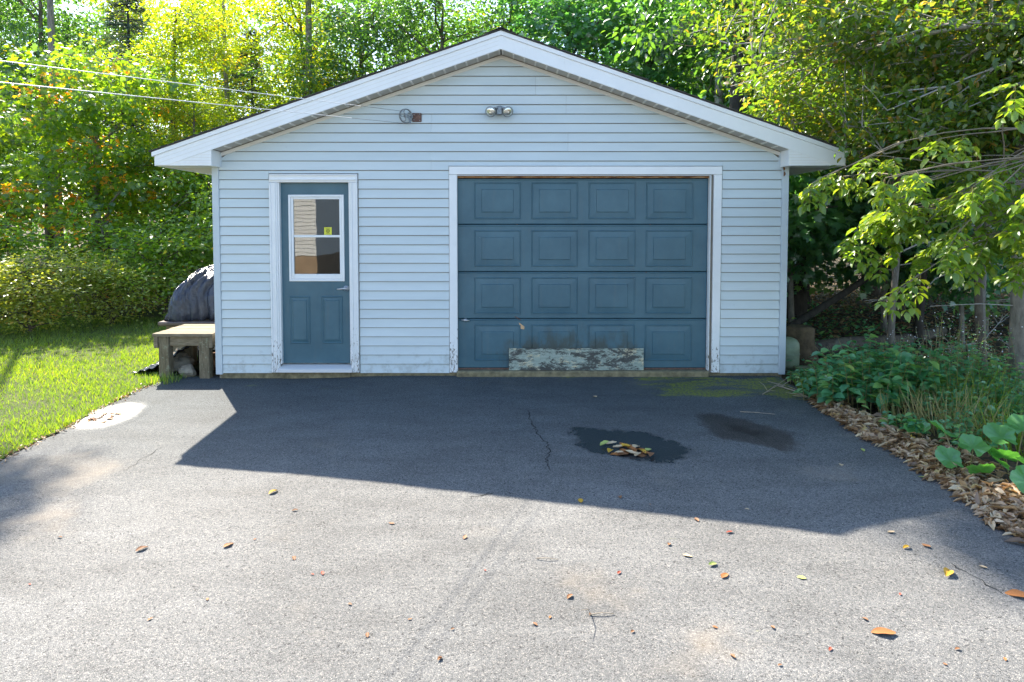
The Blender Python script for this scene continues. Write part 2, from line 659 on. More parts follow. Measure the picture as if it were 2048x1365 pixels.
M['oldwood'] = m_oldwood()
M['postwood'] = m_postwood()


def m_scuffed():
    m = Mat('scuffed_board_paint')
    p = m.pos()
    a = m.noise(m.mapping(p, (0.55, 1, 1.5)), 6.0, 14, 0.86, 0.35)
    b = m.noise(m.mapping(p, (0.6, 1, 1.0), (3.1, 0, 1.7)), 4.0, 10, 0.78)
    d = m.noise(m.mapping(p, (0.35, 1, 3.5), (7, 0, 2)), 14.0, 8, 0.8)
    c = m.ramp(d, [(0.30, (0.16, 0.19, 0.155)), (0.5, (0.30, 0.355, 0.30)), (0.7, (0.38, 0.43, 0.37))])
    c = m.mix(m.smooth(b, 0.535, 0.56), c, m.ramp(d, [(0.3, (0.50, 0.43, 0.25)), (0.7, (0.66, 0.60, 0.44))]))
    c = m.mix(m.smooth(a, 0.495, 0.515), c, m.ramp(d, [(0.3, (0.03, 0.033, 0.03)), (0.7, (0.085, 0.085, 0.075))]))
    s = m.noise(m.mapping(p, (1, 1, 0.3)), 30.0, 4, 0.8)
    c = m.mix(m.math('MULTIPLY', m.smooth(s, 0.62, 0.68), 0.6), c, (0.55, 0.54, 0.46))
    m.P(Base_Color=c, Roughness=0.65)
    m.bump(a, 0.5, 0.006)
    return m.m


M['scuffed'] = m_scuffed()


def m_ruststrip():
    m = Mat('rusty_seal')
    p = m.pos()
    a = m.noise(m.mapping(p, (1, 1, 6)), 6.0, 6, 0.75)
    c = m.ramp(a, [(0.30, (0.55, 0.50, 0.42)), (0.46, (0.45, 0.22, 0.08)), (0.6, (0.10, 0.035, 0.02)), (0.75, (0.30, 0.30, 0.28))])
    m.P(Base_Color=c, Roughness=0.8)
    return m.m


M['ruststrip'] = m_ruststrip()


def m_tarp():
    m = Mat('dark_blue_tarp')
    p = m.obj()
    n = m.noise(p, 2.0, 4)
    c = m.ramp(n, [(0.3, (0.036, 0.044, 0.068)), (0.7, (0.065, 0.073, 0.10))])
    m.P(Base_Color=c, Roughness=0.22)
    q = m.math('ADD', m.vor(m.mapping(p, (1.6, 1.6, 0.8)), 4.5, 'F1'), m.math('MULTIPLY', m.vor(m.mapping(p, (1.0, 1.0, 0.6)), 13.0, 'F1'), 0.4))
    m.bump(m.math('ADD', q, m.math('MULTIPLY', m.noise(p, 6.0, 5, 0.7, 1.5), 0.5)), 0.9, 0.05)
    return m.m


M['tarp'] = m_tarp()


def m_glass():
    m = Mat('window_glass')
    f = m.new('ShaderNodeFresnel')
    f.inputs['IOR'].default_value = 2.0
    t = m.new('ShaderNodeBsdfTransparent')
    t.inputs['Color'].default_value = (0.55, 0.58, 0.56, 1)
    g = m.new('ShaderNodeBsdfGlossy')
    g.inputs['Roughness'].default_value = 0.01
    p = m.obj()
    n = m.new('ShaderNodeBump')
    n.inputs['Strength'].default_value = 0.035
    n.inputs['Distance'].default_value = 0.02
    m.t.links.new(m.noise(p, 2.3, 2), n.inputs['Height'])
    m.t.links.new(n.outputs[0], g.inputs['Normal'])
    mx = m.new('ShaderNodeMixShader')
    m.t.links.new(f.outputs[0], mx.inputs[0])
    m.t.links.new(t.outputs[0], mx.inputs[1])
    m.t.links.new(g.outputs[0], mx.inputs[2])
    m.t.links.new(mx.outputs[0], m.out.inputs['Surface'])
    return m.m


M['glass'] = m_glass()


def m_lens():
    m = Mat('silvered_lamp_lens')
    p = m.obj()
    n = m.noise(p, 30.0, 3)
    m.P(Base_Color=m.ramp(n, [(0.3, (0.62, 0.60, 0.50)), (0.7, (0.82, 0.82, 0.78))]), Roughness=0.18, Metallic=0.75)
    m.bump(m.vor(p, 90.0), 0.25, 0.004)
    return m.m


M['lens'] = m_lens()


def m_soil():
    m = Mat('forest_floor')
    p = m.pos()
    n = m.noise(p, 6.0, 6, 0.75)
    l = m.sep(m.vor(p, 16.0, 'F1', 'Color'))[0]
    c = m.ramp(n, [(0.3, (0.025, 0.018, 0.012)), (0.7, (0.085, 0.058, 0.035))])
    lf = m.ramp(l, [(0.0, (0.10, 0.065, 0.035)), (0.5, (0.19, 0.115, 0.055)), (1.0, (0.07, 0.08, 0.03))])
    c = m.mix(m.smooth(m.noise(p, 11.0, 3), 0.45, 0.6), c, lf)
    m.P(Base_Color=c, Roughness=0.95)
    m.bump(m.noise(p, 22.0, 5, 0.7), 0.9, 0.04)
    return m.m


M['soil'] = m_soil()


def m_lawn():
    m = Mat('lawn_soil')
    p = m.pos()
    n = m.noise(p, 3.0, 5, 0.7)
    m.P(Base_Color=m.ramp(n, [(0.3, (0.035, 0.050, 0.012)), (0.7, (0.075, 0.085, 0.022))]), Roughness=0.95)
    m.bump(m.noise(p, 60.0, 4, 0.7), 0.8, 0.02)
    return m.m


M['lawnsoil'] = m_lawn()
G_ = (1.15, 1.35, 0.55)
M['leaf_maple'] = mat_leaf('maple_leaves', [(0.0, (0.042, 0.100, 0.022)), (0.5, (0.080, 0.150, 0.020)), (0.90, (0.15, 0.21, 0.022)), (0.935, (0.42, 0.22, 0.02)), (1.0, (0.45, 0.17, 0.03))], (3.4, 3.0, 0.6), 0.55, 0.07)
M['leaf_yellow'] = mat_leaf('yellowing_leaves', [(0.0, (0.070, 0.130, 0.014)), (0.55, (0.13, 0.19, 0.016)), (0.92, (0.21, 0.22, 0.018)), (1.0, (0.42, 0.24, 0.02))], (3.2, 2.8, 0.5), 0.58, 0.06)
M['leaf_green'] = mat_leaf('deep_green_leaves', [(0.0, (0.028, 0.072, 0.030)), (0.6, (0.045, 0.105, 0.030)), (0.97, (0.085, 0.145, 0.028)), (1.0, (0.32, 0.22, 0.03))], (3.0, 2.9, 0.7), 0.52, 0.10)
M['leaf_teal'] = mat_leaf('shaded_maple_leaves', [(0.0, (0.042, 0.12, 0.068)), (0.6, (0.066, 0.17, 0.075)), (1.0, (0.13, 0.22, 0.06))], (2.4, 2.6, 0.7), 0.44, 0.13)
M['leaf_beech'] = mat_leaf('turning_leaves', [(0.0, (0.050, 0.100, 0.020)), (0.6, (0.085, 0.135, 0.022)), (0.88, (0.16, 0.175, 0.03)), (1.0, (0.24, 0.14, 0.045))], (2.3, 2.3, 0.6), 0.52, 0.06)
M['leaf_shrub'] = mat_leaf('pale_shrub_leaves', [(0.0, (0.15, 0.215, 0.045)), (0.6, (0.24, 0.28, 0.06)), (0.93, (0.32, 0.31, 0.07)), (1.0, (0.38, 0.17, 0.05))], (2.0, 1.8, 0.5), 0.52, 0.06)
M['leaf_bush'] = mat_leaf('bush_leaves', [(0.0, (0.075, 0.15, 0.025)), (0.6, (0.13, 0.21, 0.03)), (0.96, (0.20, 0.25, 0.03)), (1.0, (0.40, 0.22, 0.03))], (2.6, 2.4, 0.6), 0.54, 0.06)
M['leaf_spruce'] = mat_leaf('spruce_needles', [(0.0, (0.030, 0.060, 0.040)), (0.6, (0.055, 0.090, 0.060)), (1.0, (0.10, 0.135, 0.085))], (1.2, 1.2, 0.8), 0.25, 0.12)
M['leaf_weed'] = mat_leaf('weed_leaves', [(0.0, (0.060, 0.20, 0.105)), (0.6, (0.11, 0.28, 0.12)), (0.93, (0.20, 0.33, 0.09)), (1.0, (0.40, 0.30, 0.06))], (1.5, 1.7, 0.6), 0.32, 0.13)
M['leaf_big'] = mat_leaf('coltsfoot_leaves', [(0.0, (0.045, 0.17, 0.045)), (1.0, (0.10, 0.26, 0.055))], (1.4, 1.6, 0.6), 0.40, 0.09)
M['grass'] = mat_leaf('grass_blades', [(0.0, (0.055, 0.115, 0.015)), (0.6, (0.105, 0.175, 0.018)), (0.94, (0.17, 0.22, 0.03)), (1.0, (0.34, 0.28, 0.10))], (2.2, 2.05, 0.45), 0.50, 0.06, False)
M['straw'] = mat_leaf('straw_stems', [(0.0, (0.22, 0.19, 0.08)), (0.5, (0.34, 0.28, 0.13)), (1.0, (0.16, 0.20, 0.06))], (1.2, 1.1, 0.7), 0.35, 0.05, False)
M['flower'] = simple('white_petals', (0.75, 0.77, 0.80), 0.7, 0.05)
M['litter'] = mat_leaf('dead_leaves', [(0.0, (0.12, 0.075, 0.042)), (0.35, (0.28, 0.18, 0.10)), (0.7, (0.41, 0.285, 0.17)), (0.95, (0.50, 0.40, 0.26)), (1.0, (0.40, 0.26, 0.04))], (1.2, 1.0, 0.7), 0.25, 0.06, False)
for nm, c in (('leaf_gold', (0.50, 0.29, 0.02)), ('leaf_brown', (0.22, 0.10, 0.04)), ('leaf_rust', (0.30, 0.115, 0.03)), ('leaf_pale', (0.55, 0.42, 0.26)), ('leaf_lime', (0.38, 0.44, 0.12)), ('leaf_red', (0.35, 0.06, 0.03))):
    M[nm] = simple(nm.replace('leaf_', 'fallen_leaf_'), c, 0.7, 0.3, 30.0)

# ================================================================ GROUND
def grid_mesh(name, xs_of_y, ys, nx, m, dz, parent=None, zf=gz):
    V = []; loops = []; tot = []
    for y in ys:
        a, b = xs_of_y(y)
        for i in range(nx + 1):
            x = a + (b - a) * i / nx
            V.append((x, y, zf(x, y) + dz))
    n = nx + 1
    for j in range(len(ys) - 1):
        for i in range(nx):
            loops += [j * n + i, j * n + i + 1, (j + 1) * n + i + 1, (j + 1) * n + i]
            tot.append(4)
    o = bpy.data.objects.new(name, mesh_np(name, V, loops, tot, m, smooth=True))
    return link(o, parent)


def wob(y, s=0.0):
    return 0.035 * math.sin(y * 3.1 + s) + 0.02 * math.sin(y * 7.7 + 2 * s) + 0.012 * math.sin(y * 17.0 + s)


ys_big = [-220, -120, -60, -35] + [-22 + 0.5 * i for i in range(105)] + [36, 50, 80, 140, 260]
o = grid_mesh('ground', lambda y: (-220, 220), ys_big, 240, M['soil'], -0.035)
tag(o, kind='structure')
DL, DR = -3.83, 3.15
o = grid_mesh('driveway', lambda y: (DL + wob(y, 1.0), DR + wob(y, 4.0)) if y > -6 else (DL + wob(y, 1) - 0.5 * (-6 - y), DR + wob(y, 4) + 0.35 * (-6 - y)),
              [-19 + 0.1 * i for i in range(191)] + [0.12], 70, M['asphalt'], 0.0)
tag(o, kind='structure')
o = grid_mesh('lawn', lambda y: (-26, (DL - 0.02 + wob(y, 1.0)) if y < 0.3 else min(-3.3, DL + 0.4)), [-9 + 0.25 * i for i in range(60)], 80, M['lawnsoil'], 0.004)
tag(o, kind='structure')
# the strip of concrete in front of the overhead door belongs to the garage (built there)

# puddle sheets: same asphalt with a film of water
def puddle(name, poly_px, attr, label_unused=None, rings=7):
    pts = [on_ground(*p) for p in poly_px]
    n = 72
    # resample closed outline
    P = []
    L = len(pts)
    for k in range(n):
        t = k / n * L
        i = int(t); f = t - i
        p0, p1, p2, p3 = pts[(i - 1) % L], pts[i % L], pts[(i + 1) % L], pts[(i + 2) % L]
        P.append(0.5 * ((2 * p1) + (p2 - p0) * f + (2 * p0 - 5 * p1 + 4 * p2 - p3) * f * f + (3 * p1 - p0 - 3 * p2 + p3) * f ** 3))
    c = sum(P, Vector()) / n
    V = [(c.x, c.y, gz(c.x, c.y) + 0.0035)]
    A = [1.0]
    for r in range(1, rings + 1):
        f = r / rings * 1.25
        for p in P:
            q = c + (p - c) * f
            V.append((q.x, q.y, gz(q.x, q.y) + (0.0035 if r < rings else 0.0006))); A.append(max(0.0, 1.0 - r / rings))
    loops = []; tot = []
    for k in range(n):
        loops += [0, 1 + k, 1 + (k + 1) % n]; tot.append(3)
    for r in range(rings - 1):
        for k in range(n):
            a = 1 + r * n + k; b = 1 + r * n + (k + 1) % n
            loops += [a, a + n, b + n, b]; tot.append(4)
    o = bpy.data.objects.new(name, mesh_np(name, V, loops, tot, M['asphalt'], {attr: A}, smooth=True))
    link(o)
    tag(o, kind='structure')
    return o


puddle('puddle', [(1130, 853), (1210, 857), (1290, 862), (1350, 882), (1405, 907), (1370, 922), (1310, 930), (1240, 919), (1155, 900), (1142, 876)], 'wet')
puddle('puddle', [(1390, 826), (1440, 828), (1515, 843), (1592, 872), (1590, 912), (1540, 897), (1440, 880), (1398, 853)], 'hollow')
puddle('puddle', [(118, 850), (150, 832), (205, 816), (262, 806), (290, 812), (270, 833), (225, 852), (165, 862)], 'sheen')


# cracks in the asphalt
def crack(pts_px, w, seed):
    rn = random.Random(seed)
    pts = [on_ground(*p) for p in pts_px]
    fine = []
    for a, b in zip(pts, pts[1:]):
        for k in range(6):
            f = k / 6
            q = a.lerp(b, f)
            fine.append(Vector((q.x + rn.uniform(-.018, .018), q.y + rn.uniform(-.018, .018), 0)))
    mb = MB()
    vs = []; fs = []
    for i, q in enumerate(fine):
        d = (fine[min(i + 1, len(fine) - 1)] - fine[max(i - 1, 0)]).normalized()
        s = Vector((-d.y, d.x, 0)) * w * rn.uniform(0.25, 1.0) * (0.3 if i in (0, len(fine) - 1) else 1)
        for sg in (-1, 1):
            e = q + s * sg
            vs.append((e.x, e.y, gz(e.x, e.y) + 0.003))
    for i in range(len(fine) - 1):
        fs.append((2 * i, 2 * i + 1, 2 * i + 3, 2 * i + 2))
    mb.add(vs, fs)
    o = mb.build('crack', M['dark'])
    tag(o, kind='structure')


crack([(1056, 822), (1062, 845), (1075, 865), (1092, 885), (1098, 905), (1093, 925), (1102, 945)], 0.0055, 1)
crack([(960, 992), (1000, 985), (1040, 988)], 0.004, 2)
crack([(930, 1000), (965, 990), (990, 985)], 0.003, 3)
crack([(255, 940), (280, 922), (330, 890)], 0.003, 4)
crack([(1900, 1128), (1960, 1160), (2010, 1195)], 0.004, 6)

# ================================================================ GARAGE
XL, XR = -3.155, 3.155          # siding between the corner posts
CO = 0.1043                     # one course of siding
OV = 0.25                       # rake overhang
SL = 0.343                      # roof slope
DEPTH = 7.2
AP = 3.775                      # top of the roof deck at the front edge, at the ridge


def z_top(x): return AP - SL * abs(x - 0.01)
def z_sof(x): return AP - 0.205 - SL * abs(x - 0.01)


garage = empty('garage', (0, 0, 0), 0, 'single storey garage clad in pale blue grey vinyl siding with white gable trim', 'garage')
# sheathing: front wall with its two openings, side and back walls
ED = (-2.50, -1.685, 0.075, 2.175)     # entry door opening x0 x1 z0 z1
GD = (-0.499, 2.361, 0.035, 2.2405)     # overhead door opening
w = MB()
w.prism_y([(-3.2, -0.06), (ED[0], -0.06), (ED[0], 2.36), (-3.2, 2.36)], 0.006, 0.12)
w.prism_y([(ED[1], -0.06), (GD[0], -0.06), (GD[0], 2.36), (ED[1], 2.36)], 0.006, 0.12)
w.prism_y([(GD[1], -0.06), (3.2, -0.06), (3.2, 2.36), (GD[1], 2.36)], 0.006, 0.12)
w.box(ED[0], ED[1], 0.006, 0.12, ED[3], 2.36)
w.box(ED[0], ED[1], 0.006, 0.12, -0.06, ED[2])
w.box(GD[0], GD[1], 0.006, 0.12, GD[3], 2.36)
w.prism_y([(-3.2, 2.36), (3.2, 2.36), (3.2, z_sof(3.2) + 0.03), (0.01, z_sof(0.01) + 0.03), (-3.2, z_sof(3.2) + 0.03)], 0.006, 0.12)
front = w.build('front_wall', M['sheath'], garage)

seams = {  # course index -> x of vertical joints (pairs of courses)
}
def cidx(py): return int(round((at(1000, py, 0).z - 0.005) / CO))
for px, y0, y1 in ((1071, 190, 153), (1132, 228, 191), (1136, 303, 267), (863, 265, 228), (862, 340, 303)):
    xx = at(px, 250, 0).x
    for k in range(cidx(y0), cidx(y1)):
        seams.setdefault(k, []).append(xx)

holes = [(-2.600, -1.592, ED[2] - 0.2, 2.262), (-0.580, 2.490, -0.2, 2.345)]


def clap(x0b, x1b, x0t, x1t, z0, z1, lap=0.0):
    mb = MB()
    mb.add([(x0b, -0.019 - lap, z0), (x1b, -0.019 - lap, z0), (x1t, -0.004 - lap, z1), (x0t, -0.004 - lap, z1),
            (x0b, 0.004, z0), (x1b, 0.004, z0), (x1t, 0.004, z1), (x0t, 0.004, z1)],
           [(0, 1, 2, 3), (5, 4, 7, 6), (0, 4, 5, 1), (3, 2, 6, 7), (0, 3, 7, 4), (1, 5, 6, 2)])
    mb.build('clapboard', M['siding'], front)


k = 0
while True:
    z0 = 0.005 + k * CO
    z1 = z0 + CO - 0.0075
    hb = min(XR, (AP - 0.235 - z0) / SL)
    ht = min(XR, (AP - 0.235 - z1) / SL)
    if hb < 0.05:
        break
    ht = max(ht, 0.01)
    cuts = [(-hb, hb)]
    for (hx0, hx1, hz0, hz1) in holes:
        if z0 < hz1 - 0.02:
            nc = []
            for a, b in cuts:
                if hx0 > a and hx1 < b:
                    nc += [(a, hx0), (hx1, b)]
                else:
                    nc.append((a, b))
            cuts = nc
    for s in seams.get(k, []):
        nc = []
        for a, b in cuts:
            nc += [(a, s - 0.001), (s + 0.001, b)] if a < s < b else [(a, b)]
        cuts = nc
    for (hx0, hx1, hz0, hz1) in holes:        # piece notched over the casing
        if z0 < hz1 - 0.02 and hz1 < z1:
            clap(hx0, hx1, hx0, hx1, hz1, z1, -0.002)
    for a, b in cuts:
        ta = -ht if a == -hb else a
        tb = ht if b == hb else b
        lp = 0.0
        clap(a, b, ta, tb, z0, z1, lp)
    k += 1

# side and back walls with their own courses
for sx, nm in ((-1, 'side_wall'), (1, 'side_wall')):
    mb = MB(); mb.box(min(sx * 3.2, sx * 3.08), max(sx * 3.2, sx * 3.08), 0.121, DEPTH, -0.06, 2.36)
    sw = mb.build(nm, M['sheath'], garage)
    src = None
    for k in range(22):
        z0 = 0.005 + k * CO
        if src is None:
            mb = MB()
            X0 = sx * 3.2
            mb.prism_y([(X0 + sx * 0.017, 0), (X0 + sx * 0.004, CO - 0.0015), (X0 - sx * 0.002, CO - 0.0015), (X0 - sx * 0.002, 0)], 0.08, DEPTH - 0.02)
            src = mb.build('clapboard', M['siding'], sw)
            src.location.z = z0
        else:
            c = src.copy(); C.objects.link(c); c.location.z = z0; c.parent = sw
mb = MB(); mb.prism_y([(-3.2, -0.06), (3.2, -0.06), (3.2, 2.45), (0.01, 3.5), (-3.2, 2.45)], DEPTH, DEPTH + 0.1)
mb.build('back_wall', M['siding'], garage)
mb = MB(); mb.box(-3.19, 3.19, 0.125, DEPTH, -0.03, 0.02)
mb.build('floor_slab', M['concrete'], garage)
# foundation showing below the siding
for fb in ((-3.185, ED[0] + 0.02, 0.001, 0.1, -0.14, 0.004), (ED[1] - 0.02, GD[0], 0.0012, 0.1, -0.14, 0.002), (GD[1], 3.185, 0.001, 0.1, -0.14, 0.004), (ED[0] + 0.022, ED[1] - 0.022, -0.02, 0.1, -0.14, 0.020)):
    mb = MB(); mb.box(*fb)
    mb.build('foundation', M['concrete'], garage)
mb = MB(); mb.bbox(GD[0] + 0.002, GD[1] - 0.002, -0.055, 0.12, -0.11, 0.030, 0.012)
mb.build('door_sill', M['concrete'], garage)

# corner posts
for s in (-1, 1):
    mb = MB()
    a, b = sorted((s * 3.157, s * 3.232))
    mb.bbox(a, b, -0.026, 0.08, -0.012, 2.335, 0.004)
    mb.build('corner_post', M['post'], garage)
    a, b = sorted((s * 3.120, s * 3.150))
    mb = MB(); mb.bbox(a, b, -0.022, 0.01, 2.338, z_sof(3.13) - 0.004, 0.003)
    mb.build('corner_post_trim', M['post'], garage)

# rake boards (white aluminium), drip strip, soffits, eave returns
TIPX = 3.775
for s in (-1, 1):
    x0, x1 = 0.01, s * TIPX
    mb = MB()
    zb0, zb1 = z_sof(x0) + 0.008, z_sof(x1) + 0.008
    # lower wide board; cut plumb at the tip and level along the return
    zr = 2.335
    xc = x0 + s * (z_sof(x0) + 0.008 - zr) / SL
    mb.prism_y([(x0, zb0), (x0, z_top(x0) - 0.052), (x1 - s * 0.03, z_top(x1 - s * 0.03) - 0.052), (x1 - s * 0.03, zr), (xc, zr)], -OV, -OV + 0.022)
    rb = mb.build('rake_board', M['fascia'], garage)
    mb = MB()
    mb.prism_y([(x0, z_top(x0) - 0.050), (x0, z_top(x0) - 0.004), (x1, z_top(x1) - 0.004), (x1, z_top(x1) - 0.050)], -OV - 0.012, -OV + 0.03)
    mb.build('drip_strip', M['fascia'], rb)
    for q in (0.055, 0.10):        # pressed lines of the cladding
        if s < 0:
            mb = MB()
            mb.prism_y([(x0, z_top(x0) - 0.052 - q + 0.006), (x0, z_top(x0) - 0.052 - q + 0.009), (x1 + 0.05, z_top(x1 + 0.05) - 0.052 - q + 0.009), (x1 + 0.05, z_top(x1 + 0.05) - 0.052 - q + 0.006)], -OV - 0.0015, -OV + 0.005)
            mb.build('cladding_line', M['soffit'], rb)
    # eave return box below the rake board
    xi = s * 3.135
    mb = MB()
    xt = s * (TIPX - 0.034)
    mb.prism_y([(xt, 2.330), (xi, 2.330), (xi, z_sof(xi) + 0.012), (xc, zr + 0.004), (xt, zr + 0.004)], -OV + 0.006, 0.07)
    er = mb.build('eave_return', M['fascia'], garage)
    # horizontal ribs on the return face
    for j in range(5):
        zz = 2.355 + 0.030 * j
        xe = x0 + s * (z_sof(x0) - zz) / SL
        if abs(xe) > abs(xi) + 0.05:
            mb = MB(); a, b = sorted((xi + s * 0.004, xe - s * 0.01))
            mb.box(a, b, -OV + 0.003, -OV + 0.008, zz, zz + 0.003)
            mb.build('rib', M['soffit'], er)
    # eave soffit and fascia running back along the side
    mb = MB(); a, b = sorted((s * 3.205, s * (TIPX - 0.04)))
    mb.box(a, b, 0.071, DEPTH + 0.2, 2.332, 2.345)
    mb.build('eave_soffit', M['soffit'], garage)
    mb = MB(); a, b = sorted((s * (TIPX - 0.036), s * (TIPX - 0.012)))
    mb.box(a, b, -OV + 0.024, DEPTH + 0.2, 2.328, z_top(TIPX) - 0.01)
    mb.build('eave_fascia', M['fascia'], garage)
    # rake soffit: short panels between wall and rake board
    rs = MB()
    xa, xb = x0, s * 3.13
    rs.prism_y([(xa, z_sof(xa) + 0.016), (xa, z_sof(xa) + 0.030), (xb, z_sof(xb) + 0.030), (xb, z_sof(xb) + 0.016)], -OV + 0.023, 0.004)
    rso = rs.build('rake_soffit', M['dark'], garage)
    n = 26
    src = None
    for j in range(n):
        xj = x0 + s * (0.012 + j * (3.11 / n))
        if src is None:
            mb = MB(); wd = 3.11 / n
            def zz_(u): return -SL * u
            mb.prism_y([(s * 0.014, zz_(0.014) + 0.004), (s * 0.014, zz_(0.014) + 0.014), (s * wd, zz_(wd) + 0.014), (s * wd, zz_(wd) + 0.004)], -OV + 0.024, -0.022)
            src = mb.build('soffit_panel', M['soffitp'], rso)
            src.location = (xj, 0, z_sof(xj) + 0.001)
            mb = MB()
            mb.prism_y([(s * -0.004, zz_(-0.004) - 0.004), (s * -0.004, zz_(-0.004) + 0.013), (s * 0.0135, zz_(0.0135) + 0.013), (s * 0.0135, zz_(0.0135) - 0.004)], -OV + 0.024, -0.055)
            rib = mb.build('soffit_rib', M['soffit'], rso)
            rib.location = src.location
        else:
            for q_ in (src, rib):
                c = q_.copy(); C.objects.link(c); c.parent = rso; c.location = (xj, 0, z_sof(xj) + 0.001)
    mb = MB()   # frieze strip on the wall under the soffit
    mb.prism_y([(x0, z_sof(x0) - 0.042), (x0, z_sof(x0) - 0.002), (xb, z_sof(xb) - 0.002), (xb, z_sof(xb) - 0.042)], -0.0215, 0.005)
    mb.build('frieze_strip', M['soffit'], garage)
mb = MB(); mb.box(-0.015, 0.035, -OV - 0.003, -OV + 0.006, z_sof(0) + 0.012, z_top(0) - 0.056)
mb.build('ridge_cap_plate', M['fascia'], garage)

# roof: deck and shingle courses
rn = random.Random(5)
for s in (-1, 1):
    mb = MB()
    xt = s * (TIPX + 0.012)
    mb.prism_y([(0.01, AP + 0.0), (0.01, AP - 0.02), (xt, z_top(xt) - 0.02), (xt, z_top(xt))], -OV - 0.004, DEPTH + 0.25)
    roof = mb.build('roof_slope', M['shingle'], garage)
    mb = MB()
    L = TIPX / 1.0
    nc = 27
    for j in range(nc):
        u0 = L * j / nc - 0.01
        u1 = u0 + L / nc + 0.05
        y = -OV - 0.024 + rn.uniform(-0.006, 0.006)
        while y < DEPTH + 0.2:
            wdt = 0.30 * rn.uniform(0.8, 1.1)
            lift = rn.uniform(0.006, 0.013)
            a0 = 0.01 + s * u0; a1 = 0.01 + s * u1
            za0 = AP - SL * u0 + 0.010; za1 = AP - SL * u1 + lift + 0.009
            mb.add([(a0, y, za0), (a0, y + wdt, za0), (a1, y + wdt, za1 + 0.002), (a1, y, za1 + 0.002), (a0, y, za0 - 0.010), (a0, y + wdt, za0 - 0.010), (a1, y + wdt, za1 - 0.012), (a1, y, za1 - 0.012)],
                   [(0, 1, 2, 3), (4, 7, 6, 5), (0, 3, 7, 4), (3, 2, 6, 7), (1, 5, 6, 2)])
            y += wdt + 0.006
    sh = mb.build('shingles', M['shingle'], roof)
    tag(sh, kind='stuff')
mb = MB()
for j in range(26):
    y = -OV - 0.028 + j * 0.30
    h0 = 0.024
    mb.prism_y([(-0.14, AP - SL * 0.15 + h0), (0.01, AP + h0 + 0.008), (0.16, AP - SL * 0.15 + h0), (0.16, AP - SL * 0.15 + h0 - 0.006), (0.01, AP + h0), (-0.14, AP - SL * 0.15 + h0 - 0.006)], y, y + 0.29)
o = mb.build('ridge_shingles', M['shingle'], garage)
tag(o, kind='stuff')

# ---- entry door casing
def casing(x0, x1, z0, z1, wd, name, head_over=0.0, prof=True, yo=-0.032):
    c = empty(name, (0, 0, 0), 0, parent=garage)
    for s, (a, b) in (('l', (x0, x0 + wd)), ('r', (x1 - wd, x1))):
        mb = MB(); mb.bbox(a, b, yo, 0.02, z0, z1 - wd - 0.002, 0.004)
        sd = mb.build('side_casing', M['white'], c)
        if prof:
            for f0, f1 in ((0.0, 0.22), (0.62, 0.80)):
                if s == 'l': u0, u1 = a + wd * f0 + 0.001, a + wd * f1
                else: u0, u1 = b - wd * f1, b - wd * f0 - 0.001
                mb = MB(); mb.bbox(u0, u1, yo - 0.012, yo + 0.002, z0 + 0.003, z1 - wd - 0.004, 0.003)
                mb.build('moulding', M['white'], sd)
    mb = MB(); mb.bbox(x0 - head_over, x1 + head_over, yo - 0.002, 0.02, z1 - wd, z1, 0.004)
    hd = mb.build('head_casing', M['white'], c)
    if prof:
        for f0, f1 in ((0.0, 0.2), (0.55, 0.75)):
            mb = MB(); mb.bbox(x0 + 0.012, x1 - 0.012, yo - 0.015, yo + 0.001, z1 - wd * f1, z1 - wd * f0 - 0.003, 0.003)
            mb.build('moulding', M['white'], hd)
    return c


casing(-2.590, -1.602, 0.012, 2.252, 0.090, 'entry_door_casing')
# jambs and stops
mb = MB()
mb.box(-2.499, -2.482, -0.02, 0.119, 0.11, 2.16)
mb.box(-1.703, -1.686, -0.02, 0.119, 0.11, 2.16)
mb.box(-2.499, -1.686, -0.02, 0.119, 2.160, 2.174)
mb.build('door_jamb', M['white'], garage)
mb = MB(); mb.prism_x([(-0.075, 0.022), (-0.075, 0.055), (-0.06, 0.062), (0.118, 0.102), (0.118, 0.022)], -2.512, -1.676)
mb.build('threshold', M['sill'], garage)

YD = 0.035
edoor = MB(); edoor.box(-2.481, -1.704, YD, YD + 0.044, 0.108, 2.158)
# window opening is covered by frame and panes; slab is cut round it
edoor = MB()
wx0, wx1, wz0, wz1 = at(577, 390, YD).x, at(688, 390, YD).x, at(600, 563, YD).z, at(600, 390, YD).z
edoor.box(-2.481, wx0 + 0.01, YD, YD + 0.044, 0.108, 2.158)
edoor.box(wx1 - 0.01, -1.704, YD, YD + 0.044, 0.108, 2.158)
edoor.box(wx0 + 0.01, wx1 - 0.01, YD, YD + 0.044, 0.108, wz0 + 0.01)
edoor.box(wx0 + 0.01, wx1 - 0.01, YD, YD + 0.044, wz1 - 0.01, 2.158)
edoor = edoor.build('entry_door', M['door'], garage)
# window frame: outer rim, inner bead, middle rail
fr = MB()
gx0, gx1, gz0, gz1 = at(586.5, 390, YD).x, at(678.5, 390, YD).x, at(600, 548.5, YD).z, at(600, 399, YD).z
def ring(mb, a0, a1, b0, b1, c0, c1, d0, d1, y0, y1):
    mb.bbox(a0, b0, y0, y1, c0, c1, 0.004); mb.bbox(b1, a1, y0, y1, c0, c1, 0.004)
    mb.bbox(b0 + .0005, b1 - .0005, y0 + .0003, y1, c0, d0, 0.004); mb.bbox(b0 + .0005, b1 - .0005, y0 + .0003, y1, d1, c1, 0.004)
ring(fr, wx0, wx1, wx0 + 0.026, wx1 - 0.026, wz0, wz1, wz0 + 0.026, wz1 - 0.026, YD - 0.018, YD + 0.002)
wf_ = fr.build('window_frame', M['white'], edoor)
fr = MB()
ring(fr, wx0 + 0.027, wx1 - 0.027, gx0, gx1, wz0 + 0.027, wz1 - 0.027, gz0, gz1, YD - 0.008, YD + 0.012)
fr.build('glazing_bead', M['white'], edoor)
rz = at(600, 473, YD).z
